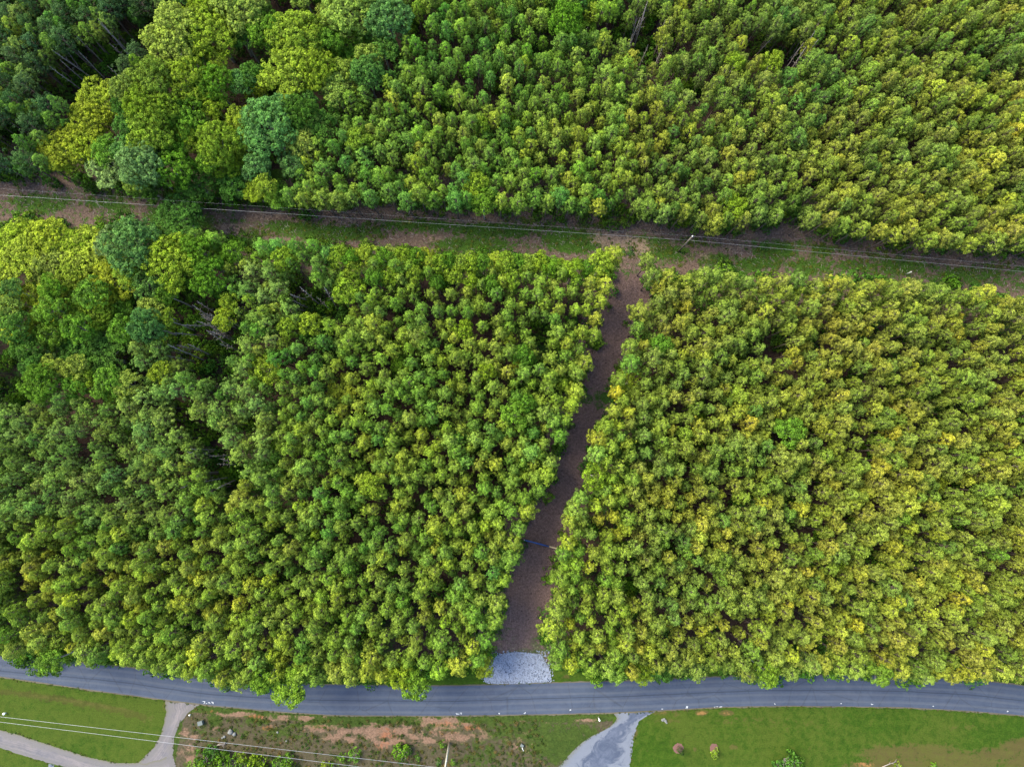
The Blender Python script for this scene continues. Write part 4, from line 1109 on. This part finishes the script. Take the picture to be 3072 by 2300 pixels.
# ------------------------------------------------------------------ gate across the lane
ga, gb, gc = at(1574, 1619, .7), at(1647, 1638, .7), at(1682, 1650, .7)
root = empty('lane_gate', (ga.x, ga.y, 0), math.atan2(gb.y - ga.y, gb.x - ga.x))
tag(root, 'blue tubular gate with a tan timber arm closing the dirt lane', 'gate')
L = (gb - ga).length; L2 = (gc - ga).length
def on(x, y, z): return (x, y, z)
fr_ = MB()
for z in (0.35, 1.2): fr_.tube([(0, 0, z), (L, 0, z)], 0.075, 8)
for x in (0.02, L - .02): fr_.tube([(x, 0, .35), (x, 0, 1.2)], 0.05, 8)
fr_.obj('frame', M['blue'], root, True)
for z in (0.56, 0.77, 0.98): MB().tube([(0, 0, z), (L, 0, z)], 0.035, 8).obj('rail', M['blue'], root, True)
MB().tube([(L * .5, 0, .35), (L * .5, 0, 1.2)], 0.035, 8).obj('brace', M['blue'], root, True)
MB().box((L + (L2 - L) / 2, 0, .98), (L2 - L, 0.24, 0.22), 0, .2).obj('timber_arm', M['tan'], root)
for x in (-.12, L2 - 0.5): MB().tube([(x, 0.02, -.2), (x, 0.02, 1.45)], 0.09, 10).obj('post', M['steel'], root, True)

# ------------------------------------------------------------------ small things on the lawns and lot
def marker(x, y, h, label, r=0.07):
    p = at(x, y); root = empty('marker_post', (p.x, p.y, 0)); tag(root, label, 'marker post', 'white marker posts')
    MB().tube([(0, 0, -.1), (0, 0, h)], r * .8, 10).obj('post', M['white'], root, True)
    MB().tube([(0, 0, h), (0, 0, h + .04), (0, 0, h + .09)], [r * 1.35, r * 1.3, r * .5], 10).obj('cap', M['white'], root, True)
marker(1795, 2150, 1.5, 'white post standing at the left corner of the right driveway', 0.12)
marker(2718, 822, 1.7, 'white marker post at the right part of the grassy strip', 0.08)
marker(17, 2137, .5, 'stubby white marker on the lawn near the left frame edge', 0.16)
marker(572, 2141, .5, 'small white marker beside the mouth of the left driveway', 0.10)

p = at(605, 2164); root = empty('utility_box', (p.x, p.y, 0), .25); tag(root, 'small grey utility cabinet in bare soil by the left driveway', 'utility box', None)
MB().box((0, 0, .35), (.75, .6, .7), 0, .12).obj('cabinet', M['green_box'], root)
MB().box((0, 0, .74), (.85, .7, .08), 0, .2).obj('lid', M['green_box'], root)
p = at(1566, 2233); root = empty('utility_box', (p.x, p.y, 0), -.6); tag(root, 'low grey pedestal with a white pipe in the middle of the scrub lot', 'utility box', None)
MB().box((0, 0, .25), (.55, .5, .5), 0, .12).obj('cabinet', M['green_box'], root)
MB().tube([(.2, -.3, .08), (.8, -.7, .08)], .06, 8).obj('pipe', M['white'], root, True)
p = at(1993, 2160)
b = MB()
for k in range(5): b.lump((p.x + random.gauss(0, .25), p.y + random.gauss(0, .2), .14), random.uniform(.14, .28))
tag(b.obj('culvert_stones', M['dark_rock']), 'small heap of grey stones on the lawn edge right of the driveway', 'stones')

k = 0
ROCKS = [(693, 2193, .5, 'largest pale boulder in the left of the scrub lot'), (704, 2200, .35, 'pale boulder touching the largest one in the scrub lot'), (674, 2208, .25, 'pale stone left below the largest boulder'), (668, 2211, .2, 'leftmost pale stone below the largest boulder'),
         (860, 2221, .25, 'pale stone alone above the lower bushes of the scrub lot'), (833, 2195, .2, 'small stone in the grass left of the clay patches')]
for x, y, r, lab in ROCKS:
    p = at(x, y); b = MB().lump((0, 0, r * .4), r, .65, 9, 6, .16)
    o = b.obj('boulder', M['dark_rock'], None, True); o.location = (p.x, p.y, 0); tag(o, lab, 'boulder', 'pale boulders in the scrub lot')
def branch(x0, y0, x1, y1, r, label):
    a, c = at(x0, y0, .15), at(x1, y1, .25); d = (c - a)
    b = MB().tube([a, a.lerp(c, .5) + Vector((0, .08, .05)), c], [r, r * .8, r * .4], 7)
    n = Vector((-d.y, d.x, 0)).normalized()
    for t, s in ((.45, 1), (.7, -1), (.85, 1)):
        q = a.lerp(c, t); b.tube([q, q + d * .18 + n * s * .5 + Vector((0, 0, .2))], [r * .5, r * .2], 5)
    tag(b.obj('fallen_branch', M['dead'], None, True), label, 'branch', 'bleached branches on the ground')
branch(641, 2236, 677, 2232, .09, 'bleached branch lying level under the wires in the scrub lot')
branch(652, 2233, 676, 2229, .06, 'thinner bleached branch just above the level one')
branch(2645, 2300, 2690, 2283, .08, 'bleached branch at the bottom edge below the right lawn')
branch(1226, 644, 1236, 620, .06, 'pale stick poking out of the trees above the strip')
branch(1500, 640, 1520, 655, .05, 'thin pale stick on bare soil at the upper side of the strip')

def shrub(x, y, r, c, label, group, h=1.0, name='shrub'):
    p = at(x, y, .5)
    s = r / 16.4
    plant(name, random.choice(SHRUB), (p.x, p.y, 0), (s, s, s * h), vary(TINT[c], .1), label, 'shrub', group, None, ('foliage', 'stem'))
gb_ = 'shrubs of the scrub lot'
SH = [(1210, 2252, 26, 'green', 'round green shrub below the clay patch in the scrub lot'), (1195, 2240, 14, 'dark', 'darker knob on the upper left of the round shrub'), (1226, 2244, 15, 'dark', 'darker knob on the upper right of the round shrub'), (1328, 2232, 12, 'green', 'small shrub left of the pale pole top'),
      (1028, 2270, 14, 'green', 'small bright shrub right of the lower bush row'), (1064, 2262, 20, 'green', 'shrub on the upper wire right of the lower bush row'), (1252, 2272, 10, 'green', 'tiny shrub right below the round shrub'), (1313, 2285, 10, 'dark', 'tiny shrub left of the pale pole foot'), (1360, 2284, 10, 'green', 'tiny shrub right of the pale pole'),
      (2145, 2258, 15, 'lime', 'bright lime ball shrub on the right lawn'), (2355, 2278, 30, 'dark', 'dark airy shrub at the bottom of the right lawn'), (2382, 2286, 26, 'dark', 'right half of the dark airy shrub on the right lawn'), (2333, 2290, 20, 'dark', 'left end of the dark airy shrub on the right lawn'),
      (2695, 2296, 12, 'lime', 'small lime shrub in the brown patch, left one'), (2800, 2298, 12, 'green', 'small green shrub in the brown patch, right one')]
for x, y, r, c, lab in SH: shrub(x, y, r, c, lab, gb_ if x < 1500 else 'shrubs of the right lawn')
xs_ = [(590, 2295, 20), (612, 2283, 20), (632, 2296, 24), (655, 2272, 18), (668, 2262, 20), (678, 2290, 26), (705, 2280, 22), (728, 2270, 20), (745, 2290, 26), (765, 2282, 22), (788, 2280, 22), (795, 2298, 22), (838, 2288, 20), (856, 2280, 22), (870, 2298, 18), (975, 2298, 16), (1000, 2300, 14), (620, 2262, 26), (640, 2250, 22)]
for k, (x, y, r) in enumerate(sorted(xs_)):
    shrub(x, y, r, 'dark' if (x in (620, 640)) else random.choice(['green', 'green', 'lime']), f'Leafy green bush, {nth(k + 1)} from the left in the bush row along the bottom edge', 'bush row along the bottom edge', 1.3)
# the cone-shaped evergreen in its mulch ring, and the mulch of the lime shrub
def mulch(x, y, rx, ry, label):
    p = at(x, y); b = MB(); n = 22
    o = len(b.V); b.V.append((p.x, p.y, .11))
    for i in range(n):
        a = 2 * math.pi * i / n; k = random.uniform(.9, 1.1)
        b.V.append((p.x + math.cos(a) * rx * k, p.y + math.sin(a) * ry * k, .032))
    for i in range(n): b.F.append((o, o + 1 + i, o + 1 + (i + 1) % n))
    tag(b.obj('mulch_ring', M['mulch']), label, 'mulch', 'mulch rings on the right lawn')
mulch(2035, 2243, .95, .9, 'reddish mulch ring round the dark cone evergreen')
mulch(2142, 2243, .75, .8, 'reddish mulch ring above the lime ball shrub')
cen, rad, out = [], [], []
for k in range(60):
    t = k / 60; a = k * 2.4; r = .42 * (1 - t) + .05
    cen.append((math.cos(a) * r, math.sin(a) * r, .25 + t * 2.5)); rad.append(.17); out.append((math.cos(a), math.sin(a), .3))
V, F, Pf = puffs_mesh('c', cen, rad, out, 30, .08, None)
me = mesh_np('evergreen_foliage', V, F, [M['needle']], {'puff': Pf})
p = at(2037, 2243)
plant('cone_evergreen', (me, MB().tube([(0, 0, -.1), (0, 0, .6), (0, 0, 2.4)], [.06, .05, .02], 7).mesh('evergreen_stem', M['bark'])), (p.x, p.y, 0), 1.0, (0.03, 0.06, 0.012), 'dark cone-shaped evergreen on the right lawn', 'shrub', 'shrubs of the right lawn', None, ('foliage', 'stem'))
# small seedlings in the strip by the lane mouth
for k, (x, y, r) in enumerate([(1858, 753, 8), (1874, 757, 10), (1890, 745, 11), (1890, 757, 10), (2290, 740, 14)]):
    shrub(x, y, r, 'blue', f'bluish seedling, {nth(k + 1)} from the left in the strip near the lane mouth', 'seedlings in the strip', 1.0, 'seedling')

# ------------------------------------------------------------------ loose stone of the gravel apron, litter in the strip
APRON = [(1492, 1962), (1549, 1954), (1621, 1960), (1638, 1985), (1652, 2018), (1650, 2042), (1526, 2050), (1460, 2049), (1452, 2034), (1472, 1990)]
b = MB()
for _ in range(6500):
    x, y = random.uniform(1445, 1660), random.uniform(1950, 2053)
    x += random.gauss(0, 4) * (random.random() < .25); y += random.gauss(0, 3) * (random.random() < .25)
    if (inside(APRON, x, y) or (random.random() < .12 and y < 2046)) and not (y > 2041 and random.random() < .6):
        p = at(x, y); r = random.uniform(.05, .14)
        b.lump((p.x, p.y, .055 + r * .3), r, .75, 5, 3, .3)
tag(b.obj('gravel_stones', M['rock']), 'pale blue-grey crushed stone heaped over the lane entrance', 'gravel', None, 'stuff')
b = MB()
for _ in range(3200):
    x = random.uniform(-50, 3120); t = random.random()
    ya, yb = poly_at(N_EDGE, x) - 25, (poly_at(S_EDGE_L, x) if x < 1890 else poly_at(S_EDGE_R, x)) + 20
    p = at(x, ya + (yb - ya) * t ** 1.3); a = random.uniform(0, 3.14); l = random.uniform(.15, .7)
    b.tube([(p.x, p.y, .05), (p.x + math.cos(a) * l, p.y + math.sin(a) * l, .08)], random.uniform(.012, .035), 3)
tag(b.obj('brush_litter', M['dead']), 'pale cut sticks and brush litter strewn over the grassy strip', 'litter', None, 'stuff')
items = []
for _ in range(1500):
    g = random.choice(CLR_GRASS); x, y = random.gauss(g[0], g[2] * .6), random.gauss(g[1], g[3] * .6)
    p = at(x, y); s = random.uniform(.14, .4)
    items.append((p.x, p.y, 0, random.uniform(0, 6), s, s * .4, random.randrange(6), vary(random.choice([(0.09, 0.15, 0.018), (0.13, 0.15, 0.03), (0.08, 0.13, 0.02)]), .25)))
for _ in range(1400):
    x, y = random.uniform(520, 1640), random.uniform(2120, 2300)
    if y - poly_at(ROAD_B, x) < 14 or (x < 575) or m_lot(x, y)[1] > .5 or x > 1900 - (y - 2120) * 1.5: continue
    p = at(x, y); s = random.uniform(.12, .36)
    items.append((p.x, p.y, 0, random.uniform(0, 6), s, s * .7, random.randrange(6), vary(random.choice([(0.07, 0.10, 0.016), (0.13, 0.11, 0.04), (0.05, 0.09, 0.015)]), .25)))
for line in ([(597, 2112), (562, 2140), (538, 2171), (521, 2212), (519, 2265), (529, 2300)], [(494, 2108), (499, 2136), (487, 2192), (462, 2240), (424, 2278), (399, 2291), (347, 2284), (257, 2266), (149, 2231), (52, 2200), (0, 2186)],
             [(0, 2245), (69, 2268), (146, 2290), (200, 2302)], [(1845, 2142), (1853, 2155), (1824, 2182), (1764, 2213), (1716, 2251), (1675, 2300)], [(1951, 2137), (1912, 2165), (1903, 2204), (1894, 2242), (1892, 2300)],
             [(x, y + 5) for x, y in ROAD_B[2:-1]], [(1452, 2049), (1526, 2052), (1651, 2046)], [(1492, 1960), (1549, 1952), (1621, 1957), (1642, 1985), (1655, 2018)]):
    for x, y, tx, ty in resample(line, 5):
        if random.random() < .45:
            p = at(x + random.gauss(0, 2.2), y + random.gauss(0, 1.6)); sc = random.uniform(.07, .2)
            items.append((p.x, p.y, .03, random.uniform(0, 6), sc, sc * .5, random.randrange(6), vary(random.choice([(0.06, 0.10, 0.014), (0.09, 0.09, 0.03), (0.05, 0.09, 0.015)]), .25)))
gn_scatter('weeds', [s[0] for s in SHRUB], items, 'knee-high weeds dotted over the grassy strip and the scrub lot', 'weeds')
